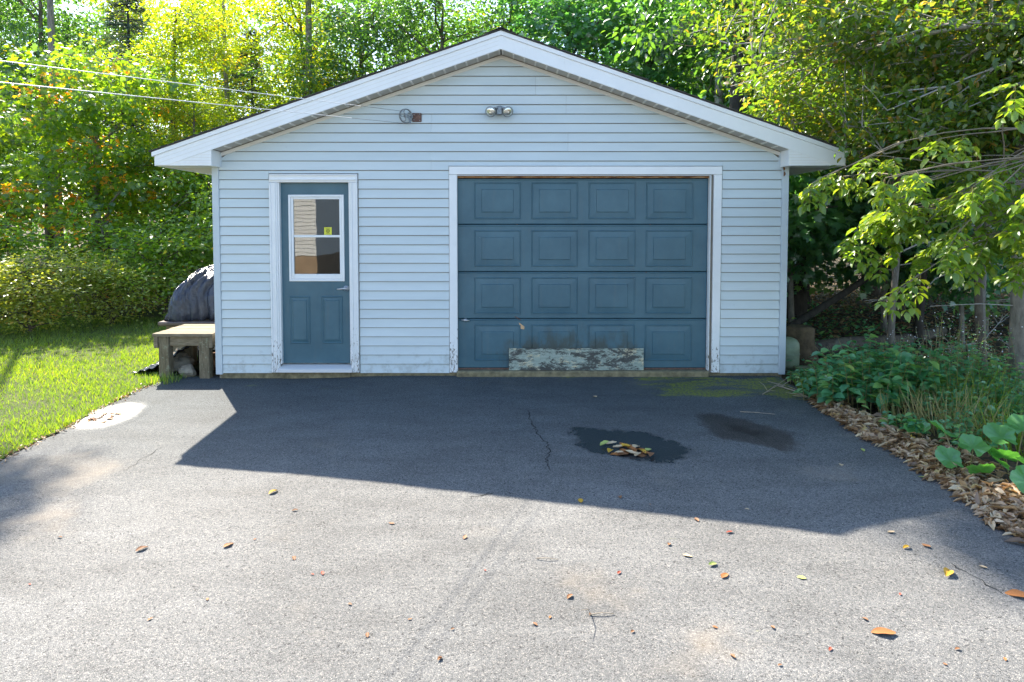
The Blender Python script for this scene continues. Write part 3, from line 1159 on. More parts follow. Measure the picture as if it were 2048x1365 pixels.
mb = MB(); mb.bbox(gx0 + 0.001, gx1 - 0.001, YD - 0.006, YD + 0.02, rz - 0.013, rz + 0.013, 0.004)
mb.build('meeting_rail', M['white'], edoor)
for a, b, yy in ((gz0, rz - 0.0135, YD + 0.012), (rz + 0.0135, gz1, YD + 0.006)):
    mb = MB(); mb.box(gx0 + 0.0005, gx1 - 0.0005, yy, yy + 0.004, a, b)
    mb.build('pane', M['glass'], edoor)


def emboss(x0, x1, z0, z1, ins_x, ins_z, rim=0.009, y=0.0, h=0.007):
    """pressed panel: rim ridge, sloping border, raised field; y is the face it sits on, -y is out"""
    mb = MB()
    R0 = [(x0, z0), (x1, z0), (x1, z1), (x0, z1)]
    def rect(d, dz_):
        return [(x0 + d, z0 + dz_), (x1 - d, z0 + dz_), (x1 - d, z1 - dz_), (x0 + d, z1 - dz_)]
    layers = [(rect(0, 0), 0.0), (rect(rim * 0.5, rim * 0.5), -h), (rect(rim, rim), -h), (rect(rim * 1.5, rim * 1.5), -h * 0.35),
              (rect(ins_x, ins_z), -h * 0.8), (rect(ins_x + 0.005, ins_z + 0.005), -h * 1.7)]
    vs = []
    for L_, yy in layers:
        vs += [(a, y + yy, b) for a, b in L_]
    fs = []
    for i in range(len(layers) - 1):
        for k in range(4):
            a = i * 4 + k; b = i * 4 + (k + 1) % 4
            fs.append((a, b, b + 4, a + 4))
    n = (len(layers) - 1) * 4
    fs.append((n, n + 1, n + 2, n + 3))
    mb.add(vs, fs)
    return mb


for pa, pb in ((580, 621), (643.5, 686)):
    a = at(pa, 640, YD).x; b = at(pb, 640, YD).x
    emboss(a, b, at(600, 688, YD).z, at(600, 592.5, YD).z, 0.038, 0.045, 0.014, YD, 0.009).build('raised_panel', M['door'], edoor)
# lever handle
hx, hz = at(693, 577, YD).x, at(693, 577, YD).z
mb = MB(); mb.lathe([(0.0, 0.0), (0.034, 0.0), (0.034, 0.006), (0.026, 0.016), (0.012, 0.020), (0.012, 0.045), (0.0, 0.046)], 24, Matrix.Translation((hx, YD, hz)) @ Matrix.Rotation(R(90), 4, 'X'))
hd = mb.build('door_handle', M['chrome'], edoor, True)
mb = MB(); mb.tube([(hx, YD - 0.042, hz), (hx - 0.03, YD - 0.045, hz), (hx - 0.075, YD - 0.043, hz - 0.006), (hx - 0.098, YD - 0.038, hz - 0.008)], [0.011, 0.011, 0.009, 0.008], 10)
mb.build('lever', M['chrome'], edoor, True)
# yellow sticker with its round emblem
a, b = at(648.5, 470, YD + 0.006), at(663.5, 455, YD + 0.006)
mb = MB(); mb.box(a.x, b.x, YD + 0.0042, YD + 0.0055, a.z, b.z)
st = mb.build('sticker', M['yellow'], edoor)
mb = MB()
cx, cz = (a.x + b.x) / 2, (a.z + b.z) / 2
for r0, r1 in ((0.015, 0.021), (0.004, 0.009)):
    n = 20
    vs = []; fs = []
    for k in range(n):
        t = 2 * PI * k / n
        vs += [(cx + r0 * math.cos(t), YD + 0.0038, cz + r0 * math.sin(t)), (cx + r1 * math.cos(t), YD + 0.0038, cz + r1 * math.sin(t))]
    for k in range(n):
        q = (k + 1) % n
        fs.append((2 * k, 2 * k + 1, 2 * q + 1, 2 * q))
    mb.add(vs, fs)
for k in range(5):          # bent line of tiny print above, short line below
    t = R(130 - 20 * k)
    mb.box(cx + 0.032 * math.cos(t) - 0.003, cx + 0.032 * math.cos(t) + 0.003, YD + 0.0036, YD + 0.004, cz + 0.031 * math.sin(t) - 0.003, cz + 0.031 * math.sin(t) + 0.003)
for k in range(5):
    mb.box(cx - 0.020 + 0.009 * k, cx - 0.014 + 0.009 * k, YD + 0.0036, YD + 0.004, cz - 0.033, cz - 0.028)
mb.build('sticker_print', M['black'], edoor)

# ---- overhead door
casing(-0.575, 2.482, 0.012, 2.338, 0.090, 'overhead_door_casing', 0.0, False, -0.030)
mb = MB()  # thin j-channel above the head
mb.bbox(-0.578, 2.486, -0.036, 0.004, 2.340, 2.356, 0.003)
mb.build('head_flashing', M['post'], garage)
mb = MB()
mb.box(-0.4985, -0.4895, -0.028, 0.056, 0.034, 2.2395)
mb.box(2.3515, 2.3605, -0.028, 0.056, 0.034, 2.2395)
mb.box(-0.489, 2.351, -0.027, 0.02, 2.2352, 2.2400)
mb.build('overhead_jamb', M['white'], garage)
YG = 0.055
odoor = empty('overhead_door', (0, YG, 0), 0, parent=garage)
zs = [at(1160, q, YG).z for q in (737.5, 637.8, 544.0, 449.3, 357.0)]
zs[0] = 0.046
ox0, ox1 = -0.489, 2.351
colx = [(948.6, 1041.7), (1062.8, 1155.3), (1176.4, 1270.3), (1290.7, 1384.6)]
rowz = [(722, 649.8), (628.4, 554.9), (533.4, 460.6), (438.8, 365.7)]
for j in range(4):
    mb = MB()
    mb.prism_x([(0.0, zs[j] + 0.010), (0.006, zs[j] + 0.0035), (0.04, zs[j] + 0.0035), (0.04, zs[j + 1] - 0.0035), (0.005, zs[j + 1] - 0.0035), (-0.004, zs[j + 1] - 0.010), (-0.004, zs[j + 1] - 0.018), (0.0, zs[j + 1] - 0.024)], ox0 + 0.004, ox1 - 0.004)
    mb.build('door_section', M['odoor'], odoor)
    for (pa, pb) in colx:
        a, b = at(pa, 540, YG).x, at(pb, 540, YG).x
        z0, z1 = at(1160, rowz[j][0], YG).z, at(1160, rowz[j][1], YG).z
        emboss(a, b, z0, z1, 0.084, 0.078, 0.011, 0.0, 0.010).build('raised_panel', M['odoor'], odoor)
mb = MB(); mb.box(ox0 + 0.001, ox1 - 0.001, 0.042, 0.055, 0.04, 2.233)
mb.build('door_backing', M['dark'], odoor)
mb = MB(); mb.bbox(ox0 + 0.003, ox1 - 0.003, -0.03, 0.03, zs[4] + 0.002, 2.2335, 0.003)
mb.build('top_seal', M['ruststrip'], odoor)
mb = MB(); mb.bbox(ox0 + 0.003, ox1 - 0.003, -0.003, 0.03, 0.031, 0.047, 0.004)
mb.build('bottom_seal', M['rust'], odoor)
# edge stiles of the sections
p = at(931, 640, YG)
mb = MB(); mb.lathe([(0, 0), (0.022, 0), (0.020, 0.010), (0.009, 0.014), (0.009, 0.03), (0, 0.03)], 16, Matrix.Translation((p.x, 0, p.z)) @ Matrix.Rotation(R(90), 4, 'X'))
mb.tube([(p.x - 0.045, -0.028, p.z + 0.004), (p.x, -0.034, p.z), (p.x + 0.05, -0.028, p.z - 0.006)], [0.008, 0.013, 0.007], 8)
mb.build('turn_handle', M['chrome'], odoor, True)
p = at(1043, 653, YG)
mb = MB(); mb.add([(p.x - 0.030, -0.003, p.z + 0.045), (p.x + 0.035, -0.003, p.z - 0.005), (p.x + 0.030, -0.003, p.z - 0.035), (p.x - 0.015, -0.003, p.z - 0.028), (p.x - 0.030, -0.003, p.z + 0.045), (p.x - 0.03, 0.002, p.z + 0.045)], [(0, 1, 2, 3)])
mb.build('torn_patch', M['tan'], odoor)
p = at(1040, 639, YG)
mb = MB(); mb.tube([(p.x - 0.06, -0.004, p.z + 0.035), (p.x - 0.02, -0.005, p.z + 0.01), (p.x + 0.01, -0.005, p.z - 0.01)], [0.003, 0.005, 0.003], 6)
mb.build('rust_gouge', M['rust'], odoor)
for px, py in ((1034, 449.3), (1300, 449.3), (1292, 545)):
    p = at(px, py, YG)
    mb = MB(); mb.box(p.x - 0.006, p.x + 0.006, -0.0065, 0.0, p.z - 0.005, p.z + 0.004)
    mb.build('hinge_bolt', M['rust'], odoor)

# ================================================================ THINGS ON AND BY THE GARAGE
# scuffed board at the foot of the overhead door
a, b = at(1018, 738, 0.02), at(1287, 697, 0.02)
mb = MB(); mb.bbox(a.x, b.x, -0.009, 0.009, 0, b.z - 0.031, 0.002)
sb = mb.build('scuffed_board', M['scuffed'])
sb.location = (0, 0.008, 0.0315); sb.rotation_euler = (R(-3.0), 0, 0)
tag(sb, 'scuffed board with flaking green and cream paint leaning on foot of overhead door', 'board')

# twin floodlight
p = at(999, 222, 0)
fl = empty('floodlight', (p.x, -0.014, p.z), 0, 'twin bulb floodlight with grey metal arms high on gable', 'light')
mb = MB(); mb.lathe([(0, 0), (0.052, 0), (0.052, 0.012), (0.044, 0.028), (0.03, 0.036), (0, 0.036)], 20, Matrix.Rotation(R(90), 4, 'X'))
mb.bbox(-0.03, 0.03, -0.05, -0.01, -0.052, 0.01, 0.006)
mb.build('wall_plate', M['zinc'], fl)
for s in (-1, 1):
    ax = Vector((s * 0.28, -0.84, -0.42)).normalized()
    tip = Vector((s * 0.095, -0.12, -0.033))
    mb = MB(); mb.tube([(s * 0.02, -0.03, 0.012), (s * 0.045, -0.05, 0.022), tip - ax * 0.085], [0.012, 0.013, 0.018], 10)
    q = ax.to_track_quat('Z', 'Y').to_matrix().to_4x4()
    mb2 = MB(); mb2.lathe([(0.0, -0.095), (0.020, -0.095), (0.026, -0.085), (0.028, -0.055), (0.045, -0.03), (0.058, -0.006), (0.061, 0.0), (0.055, 0.002), (0.0, 0.0)], 24, Matrix.Translation(tip) @ q)
    mb.build('arm', M['zinc'], fl, True)
    hd = mb2.build('lamp_head', M['zinc'], fl, True)
    mb = MB(); mb.lathe([(0.054, 0.001), (0.048, 0.009), (0.03, 0.016), (0.012, 0.019), (0.0, 0.0195)], 24, Matrix.Translation(tip) @ q)
    mb.build('lens', M['lens'], hd, True)
    mb = MB(); mb.tube([(s * 0.04, -0.045, 0.03), (s * 0.05, -0.05, -0.002)], 0.006, 6)
    mb.build('knuckle_screw', M['barewire'], fl)

# clothesline pulley and line
p = at(834, 236, 0)
pu = empty('clothesline_pulley', (p.x, -0.02, p.z), 0, 'rusty clothesline pulley wheel with brown mounting plate on siding', 'pulley')
mb = MB(); mb.bbox(-0.05, 0.055, -0.008, 0.006, -0.05, 0.05, 0.006)
mb.build('mounting_plate', M['rust'], pu)
mb = MB()
for dx, dz in ((-0.03, 0.03), (0.035, 0.035), (-0.03, -0.03), (0.035, -0.035)):
    mb.lathe([(0, 0), (0.007, 0), (0.005, 0.005), (0, 0.006)], 8, Matrix.Translation((dx, -0.008, dz)) @ Matrix.Rotation(R(90), 4, 'X'))
mb.build('plate_bolts', M['zinc'], pu)
wc = Vector((-0.108, -0.085, 0.003))
Mw = Matrix.Translation(wc) @ Matrix.Rotation(R(38), 4, 'Z') @ Matrix.Rotation(R(90), 4, 'X')
mb = MB()
rr = 0.080
ringp = [(rr - 0.010, -0.009), (rr, -0.011), (rr - 0.006, 0.0), (rr, 0.011), (rr - 0.010, 0.009)]
vs = []; fs = []
nn = 32
for r_, z_ in ringp:
    for k in range(nn):
        t = 2 * PI * k / nn
        vs.append(Mw @ Vector((r_ * math.cos(t), r_ * math.sin(t), z_)))
for i in range(5):
    for k in range(nn):
        a = i * nn + k; b = i * nn + (k + 1) % nn
        i2 = (i + 1) % 5
        fs.append((a, b, i2 * nn + (k + 1) % nn, i2 * nn + k))
mb.add(vs, fs)
wheel = mb.build('wheel_rim', M['zinc'], pu, True)
for k in range(5):
    t = 2 * PI * k / 5 + 0.4
    pts = []
    for f in (0.1, 0.4, 0.7, 1.0):
        r_ = 0.012 + f * (rr - 0.020)
        tt = t + 0.5 * math.sin(f * PI)
        pts.append(Mw @ Vector((r_ * math.cos(tt), r_ * math.sin(tt), 0)))
    mb = MB(); mb.tube(pts, 0.006, 6); mb.build('spoke', M['zinc'], pu)
mb = MB(); mb.lathe([(0, -0.016), (0.018, -0.016), (0.018, 0.016), (0, 0.016)], 12, Mw)
mb.tube([(-0.045, -0.008, 0.0), (-0.075, -0.05, 0.004), wc + Vector((0.012, -0.004, 0))], [0.010, 0.012, 0.010], 8)
mb.tube([wc + Vector((0.03, 0, -0.01)), wc + Vector((0.045, -0.01, -0.06)), wc + Vector((0.055, -0.02, -0.085))], [0.006, 0.008, 0.007], 6)
mb.build('hanger', M['zinc'], pu)
wcw = Vector(pu.location) + wc
ln = empty('clothesline', (0, 0, 0), 0, 'white coated clothesline of two strands running from wall pulley', 'clothesline')
for sg, p0, pm, pe, nm in ((1, (806, 223), (721, 213.5), (0, 122), 'upper_strand'), (-1, (806, 247), (703, 239), (0, 165), 'lower_strand')):
    A = at(p0[0], p0[1], wcw.y - 0.02)
    E_ = at(pe[0], pe[1], -4.35)
    D_ = E_ - A
    far = A + D_ * 2.9
    def pt(f):
        q = A.lerp(far, f)
        return q
    # the photograph shows both strands as nearly straight
    f0 = (pm[0] - p0[0]) / (pe[0] - p0[0])
    z_ = (A.y - CAM.y); ze = (E_.y - CAM.y)
    # parameter along A->E for that picture position
    f3 = f0 * z_ / (ze + f0 * (z_ - ze)) if False else f0 * z_ / (f0 * z_ + (1 - f0) * ze) * 1.0
    f3 = min(f3, 0.9) / 2.9
    mb = MB(); mb.tube([A, pt(f3 * 0.5), pt(f3)], 0.0020, 6)
    mb.build('bare_' + nm, M['barewire'], ln)
    mb = MB(); mb.tube([pt(f3)] + [pt(f3 + (1 - f3) * k / 12) for k in range(1, 13)], 0.0026, 8)
    mb.build(nm, M['wire'], ln, True)

# work bench left of the garage
bx0, bx1, by0, by1, bz = -3.94, -3.262, -0.03, 0.72, 0.455
g0 = gz(-3.6, 0) - 0.02
bench = empty('wooden_bench', (-3.6, 0.3, g0), 0, 'low weathered wooden bench with plank top beside garage corner', 'bench')
def bb(name, x0, x1, y0, y1, z0, z1, m, b=0.004):
    mb = MB(); mb.bbox(x0 + 3.6, x1 + 3.6, y0 - 0.3, y1 - 0.3, z0 - g0, z1 - g0, b)
    return mb.build(name, m, bench)
n = 6
wd = (by1 - by0) / n
for k in range(n):
    bb('top_plank', bx0 + 0.006 * ((k * 7) % 3) - 0.004, bx1 + 0.005 * ((k * 5) % 3), by0 + wd * k + 0.002, by0 + wd * (k + 1) - 0.003, bz - 0.036, bz + 0.0015 * (k % 2), M['oldwood'])
lg = 0.115
for (lx, ly) in ((bx0 + 0.055, by0 + 0.02), (bx1 - 0.165, by0 + 0.02), (bx0 + 0.055, by1 - 0.14), (bx1 - 0.165, by1 - 0.14)):
    bb('leg', lx, lx + lg, ly, ly + lg, gz(lx, ly) - 0.06, bz - 0.038, M['postwood'], 0.007)
bb('apron', bx0 + 0.055 + lg + 0.002, bx1 - 0.167, by0 + 0.045, by0 + 0.083, bz - 0.145, bz - 0.038, M['oldwood'])
bb('apron', bx0 + 0.055 + lg + 0.002, bx1 - 0.167, by1 - 0.09, by1 - 0.052, bz - 0.145, bz - 0.038, M['oldwood'])
bb('side_rail', bx0 + 0.008, bx0 + 0.052, by0 + 0.01, by1 - 0.02, bz - 0.165, bz - 0.038, M['oldwood'])
bb('side_rail', bx1 - 0.048, bx1 - 0.008, by0 + 0.01, by1 - 0.02, bz - 0.165, bz - 0.038, M['oldwood'])


# draped sheets
def sheet(name, f, nu, nv, m, th=0.006, parent=None):
    V = []; loops = []; tot = []
    for j in range(nv + 1):
        for i in range(nu + 1):
            V.append(f(i / nu, j / nv))
    n = nu + 1
    for j in range(nv):
        for i in range(nu):
            loops += [j * n + i, j * n + i + 1, (j + 1) * n + i + 1, (j + 1) * n + i]; tot.append(4)
    o = bpy.data.objects.new(name, mesh_np(name, V, loops, tot, m, smooth=True))
    link(o, parent)
    sm = o.modifiers.new('thick', 'SOLIDIFY'); sm.thickness = th
    return o


def vnoise(*k):
    return math.sin(k[0] * 12.9898 + k[1] * 78.233) * 43758.5453 % 1.0


tp = empty('tarp_covered_pile', (-4.0, 1.7, gz(-4, 1.7) + 0.09), 0, 'rounded stack under shiny dark blue tarp behind wooden bench', 'tarp')
def ftarp(u, v):
    # v: round the mound front to back, u: left to right ; mound leaning on the garage side
    th = PI * v
    prof = 1 - abs(2 * u - 1) ** 2.6
    x = -0.36 + 0.96 * u
    hgt = 0.36 + 0.68 * (max(prof, 0.0) ** 0.42)
    if u > 0.5:
        hgt = 0.36 + 0.68 * (1 - 0.25 * (2 * u - 1) ** 2)
    y = -math.cos(th) * (0.55 + 0.06 * math.sin(u * 9))
    zz = 0.36 + (hgt - 0.36) * (abs(math.sin(th)) ** 0.55)
    # folds
    fold = abs(math.sin(u * 13 + 2.2 * math.sin(v * 7 + 1) + 0.6)) ** 0.6 + 0.6 * abs(math.sin(u * 29 - v * 9 + 2 * math.sin(v * 5))) ** 0.5
    zz += (0.035 * fold - 0.03) * abs(math.sin(th)) + 0.012 * math.sin(u * 51 - v * 31)
    y += -0.05 * fold * (1 if v < 0.5 else -1) * (1 - abs(math.sin(th)) * 0.6) + 0.04
    x += 0.02 * math.sin(v * 23 + u * 5)
    x -= 0.05 * (1 - math.sin(th)) * (1 - u)
    return (x, y, zz)
sheet('tarp_cover', ftarp, 110, 90, M['tarp'], 0.004, tp)
mb = MB()
mb.bbox(-0.44, 0.6, -0.66, 0.62, 0.30, 0.355, 0.015)
mb.build('rolled_hem', simple('tarp_hem', (0.10, 0.075, 0.065), 0.35, 0.3, 8.0, bump=0.5, bscale=14), tp)
mb = MB(); mb.box(-0.38, 0.58, -0.55, 0.55, -0.12, 0.30)
mb.build('pallet_stack', M['oldwood'], tp)
mb = MB(); mb.bbox(0.16, 0.42, -0.1, 0.2, 1.04, 1.095, 0.015)
mb.build('lid_on_top', simple('pale_lid', (0.55, 0.45, 0.43), 0.5), tp)

def fground(u, v):
    x = -4.30 + 0.50 * u
    y = 0.10 + 0.75 * v
    e = gz(x, y)
    zz = e + 0.015 + 0.26 * (u ** 1.3) * (0.75 + 0.25 * math.sin(v * 3)) + 0.012 * math.sin(v * 25 + u * 8) + 0.008 * math.sin(u * 31 + v * 11)
    return (x, y + 0.05 * (1 - u), zz)
o = sheet('ground_tarp', fground, 30, 30, M['tarp'], 0.005)
tag(o, 'dark tarp sloping down onto the grass left of wooden bench', 'tarp')


def rock(px, py, Y, r, seed, label):
    rn = random.Random(seed)
    p = at(px, py, Y)
    mb = MB()
    n, m_ = 12, 8
    sx, sy, sz = rn.uniform(0.9, 1.25), rn.uniform(0.8, 1.1), rn.uniform(0.7, 0.9)
    ph = [rn.uniform(0, 6) for _ in range(6)]
    prof = []
    vs = []; fs = []
    for j in range(m_ + 1):
        la = -PI / 2 + PI * j / m_
        for k in range(n):
            lo = 2 * PI * k / n
            d = 1 + 0.13 * math.sin(2 * lo + ph[0]) + 0.10 * math.sin(3 * lo + ph[1] + 2 * la) + 0.10 * math.sin(4 * la + ph[2] + lo)
            vs.append((r * d * sx * math.cos(la) * math.cos(lo), r * d * sy * math.cos(la) * math.sin(lo), r * d * sz * math.sin(la)))
    for j in range(m_):
        for k in range(n):
            a = j * n + k; b = j * n + (k + 1) % n
            fs.append((a, b, b + n, a + n))
    mb.add(vs, fs)
    o = mb.build('rock', M['stone'])
    o.location = (p.x, Y, gz(p.x, Y) + r * sz * 0.75)
    tag(o, label, 'rock', 'rocks under the wooden bench')


rock(376, 752, 0.10, 0.085, 1, 'pale rounded rock lowest under wooden bench')
rock(357, 735, 0.35, 0.13, 2, 'large mossy rock behind the pale one under wooden bench')
rock(362, 715, 0.60, 0.15, 3, 'dark rock at back of rock heap under wooden bench')
rock(340, 742, 0.28, 0.07, 4, 'small rock beside left bench leg')
# cut log and lattice panel under the bench
mb = MB()
mb.lathe([(0, 0.0), (0.090, 0.0), (0.098, 0.012), (0.100, 0.28), (0.09, 0.30), (0, 0.30)], 20, Matrix.Rotation(R(-90), 4, 'X'))
o = mb.build('cut_log', simple('cut_log_wood', (0.26, 0.14, 0.075), 0.9, 0.35, 12.0, bump=0.5), None, True)
o.location = (at(415, 738, 0.30).x, 0.30, gz(-3.4, 0.3) + 0.095)
tag(o, 'short reddish log with cut end facing out under wooden bench', 'log')
la = empty('lattice_crate', (-3.52, 0.75, gz(-3.5, 0.75)), 0, 'white diamond lattice panel in the dark behind wooden bench', 'lattice')
mb = MB(); mb.bbox(-0.28, 0.28, -0.012, 0.012, 0.17, 0.19, 0.003); mb.bbox(-0.28, 0.28, -0.012, 0.012, 0.38, 0.40, 0.003)
mb.build('frame', M['fascia'], la)
for k in range(11):
    x = -0.27 + k * 0.054
    for s, y in ((1, -0.004), (-1, 0.004)):
        x1 = min(max(x + s * 0.12, -0.28), 0.28)
        mb = MB(); mb.tube([(x, y, 0.19), (x1, y, 0.19 + 0.19 * abs(x1 - x) / 0.12)], 0.0045, 4); mb.build('lattice_strip', M['fascia'], la)
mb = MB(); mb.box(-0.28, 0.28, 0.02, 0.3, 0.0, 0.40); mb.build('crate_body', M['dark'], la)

# tank at the right corner
p = at(1582, 745, 0.30)
tk = empty('gas_tank', (p.x - 0.03, 0.36, gz(3.35, 0.36) - 0.01), 0, 'pale green cylinder tank half hidden behind right corner of garage', 'tank')
mb = MB(); mb.lathe([(0, 0.02), (0.11, 0.02), (0.135, 0.05), (0.14, 0.09), (0.14, 0.27), (0.135, 0.32), (0.11, 0.36), (0.06, 0.385), (0, 0.39)], 28)
mb.build('body', M['tank'], tk, True)
mb = MB(); mb.lathe([(0.142, 0.185), (0.145, 0.19), (0.145, 0.20), (0.142, 0.205)], 28); mb.build('weld_band', M['tank'], tk, True)
mb = MB(); mb.lathe([(0.0, 0.0), (0.10, 0.0), (0.10, 0.03), (0.0, 0.03)], 20); mb.build('foot_ring', M['tank'], tk)
# small leaf-wasp thing on the right corner post: two dead leaves caught under the eave
# timber edging at right
a, b = at(1600, 752, 0.10), at(1690, 752, 0.10)
mb = MB(); mb.bbox(-0.34, 0.42, -0.05, 0.05, 0, 0.10, 0.008)
o = mb.build('landscape_timber', simple('mossy_timber', (0.16, 0.17, 0.10), 0.95, 0.35, 9.0, bump=0.4))
o.location = (at(1650, 752, 0.15).x, 0.18, gz(3.7, 0.15) - 0.03)
tag(o, 'mossy grey green edging timber lying beyond right garage corner', 'timber')

# ================================================================ WHITE HOUSE (seen mirrored in the door window)
hs = empty('white_house', (-11.8, -15.0, gz(-11, -15)), 0, 'white clapboard house mirrored in the window of entry door', 'house')
mb = MB(); mb.box(-5.4, 5.4, -7.0, -0.02, 0.0, 1.15)
mb.build('deck_skirt', simple('tan_deck_boards', (0.42, 0.30, 0.20), 0.8, 0.25, 4.0), hs)
mb = MB(); mb.box(-5.4, 5.38, -7.0, -0.03, 1.15, 4.2)
hw = mb.build('wall', M['fascia'], hs)
src = None
for k in range(24):
    if src is None:
        mb = MB(); mb.prism_x([(-0.02, 0.0), (0.0, 0.0), (-0.016, 0.125), (-0.03, 0.125)], -5.4, 5.4)
        src = mb.build('clapboard', M['fascia'], hw); src.location.z = 1.15
    else:
        c = src.copy(); C.objects.link(c); c.parent = hw; c.location.z = 1.15 + 0.127 * k
mb = MB(); mb.prism_x([(0.35, 4.2), (-3.5, 6.2), (-7.35, 4.2), (-7.3, 4.1), (-3.5, 6.05), (0.3, 4.1)], -5.8, 5.8)
mb.build('roof', M['shingle'], hs)
for wx in (-3.0, 0.6, 3.6):
    mb = MB(); ring(mb, wx - 0.55, wx + 0.55, wx - 0.46, wx + 0.46, 1.9, 3.3, 1.99, 3.21, -0.0, 0.06)
    for p_ in range(1): pass
    wfr = mb.build('window', M['white'], hs)
    mb = MB(); mb.box(wx - 0.47, wx + 0.47, 0.002, 0.012, 1.98, 3.22); mb.build('pane', M['glass'], wfr)

# ================================================================ VEGETATION
def T_kite():
    return np.array([(0, 0, 0), (-0.32, 0.45, 0.10), (0, 1, -0.06), (0.32, 0.45, 0.10)]), [(0, 1, 2, 3)]


def T_ovate():
    return np.array([(0, 0, 0), (-0.26, 0.28, 0.08), (-0.22, 0.66, 0.06), (0, 1, -0.12), (0.22, 0.66, 0.06), (0.26, 0.28, 0.08), (0, 0.45, 0.0)]), \
        [(0, 6, 2, 1), (6, 3, 2), (0, 5, 4, 6), (6, 4, 3)]


def T_maple():
    v = [(0, 0, 0), (-0.16, 0.08, 0.03), (-0.50, 0.20, 0.05), (-0.30, 0.36, 0.05), (-0.52, 0.66, 0.02), (-0.20, 0.62, 0.05), (0, 1.0, -0.10), (0.20, 0.62, 0.05), (0.52, 0.66, 0.02), (0.30, 0.36, 0.05), (0.50, 0.20, 0.05), (0.16, 0.08, 0.03), (0, 0.42, -0.02)]
    f = [(0, 12, 3, 2, 1), (12, 5, 4, 3), (12, 7, 6, 5), (12, 9, 8, 7), (12, 0, 11, 10, 9)]
    return np.array(v), f


def T_needle():
    return np.array([(-0.05, 0, 0), (0.05, 0, 0), (0.10, 0.5, 0.02), (0, 1, -0.1), (-0.10, 0.5, 0.02)]), [(0, 1, 2, 3, 4)]


def T_litter():
    v = []
    for j, (t, w_) in enumerate(((0, 0.03), (0.28, 0.17), (0.62, 0.185), (1.0, 0.015))):
        zc = 0.10 * math.sin(t * 5) + 0.05
        v += [(-w_, t, zc + 0.13 * (w_ / 0.185)), (0, t, zc - 0.03), (w_, t, zc + 0.07 * (w_ / 0.185))]
    f = []
    for j in range(3):
        for i in range(2):
            a = j * 3 + i
            f.append((a, a + 1, a + 4, a + 3))
    return np.array(v), f


def scatter(tpl, pos, dirs, nrm, size, rnd):
    """leaf template stamped at every pos; returns V, loops, totals, rnd per vertex"""
    T, F = tpl
    N = len(pos)
    d = dirs / np.maximum(np.linalg.norm(dirs, axis=1, keepdims=True), 1e-9)
    n = nrm - d * np.sum(nrm * d, 1, keepdims=True)
    n /= np.maximum(np.linalg.norm(n, axis=1, keepdims=True), 1e-9)
    b = np.cross(d, n)
    k = len(T)
    V = (pos[:, None, :] + size[:, None, None] * (T[None, :, 0:1] * b[:, None, :] + T[None, :, 1:2] * d[:, None, :] + T[None, :, 2:3] * n[:, None, :])).reshape(-1, 3)
    base = (np.arange(N) * k)
    tl = [len(f) for f in F]
    fl = np.concatenate([np.array(f) for f in F])
    loops = (base[:, None] + fl[None, :]).ravel()
    totals = np.tile(np.array(tl), N)
    return V, loops, totals, np.repeat(rnd, k)


def leaf_mesh(name, tpl, pos, dirs, nrm, size, rnd, m):
    V, l, t, r = scatter(tpl, pos, dirs, nrm, size, rnd)
    return mesh_np(name, V, l, t, m, {'rnd': r})


def crown_clusters(rg, lobes, n):
    """cluster centres on and in a set of ellipsoid lobes"""
    vol = np.array([l[3] * l[4] * l[5] for l in lobes]); pr = vol / vol.sum()
    idx = rg.choice(len(lobes), n, p=pr)
    u = rg.normal(size=(n, 3)); u /= np.linalg.norm(u, axis=1, keepdims=True)
    r = rg.random(n) ** 0.45
    L = np.array(lobes)[idx]
    return L[:, :3] + u * r[:, None] * L[:, 3:6], u


def limb_path(a, b, rg, k=5, up=0.15):
    a = np.array(a); b = np.array(b)
    L = np.linalg.norm(b - a)
    pts = []
    for i in range(k + 1):
        t = i / k
        p = a + (b - a) * t
        p = p + np.array([0, 0, up * L * math.sin(t * PI)]) + rg.normal(size=3) * 0.035 * L * math.sin(t * PI)
        pts.append(Vector(p))
    return pts


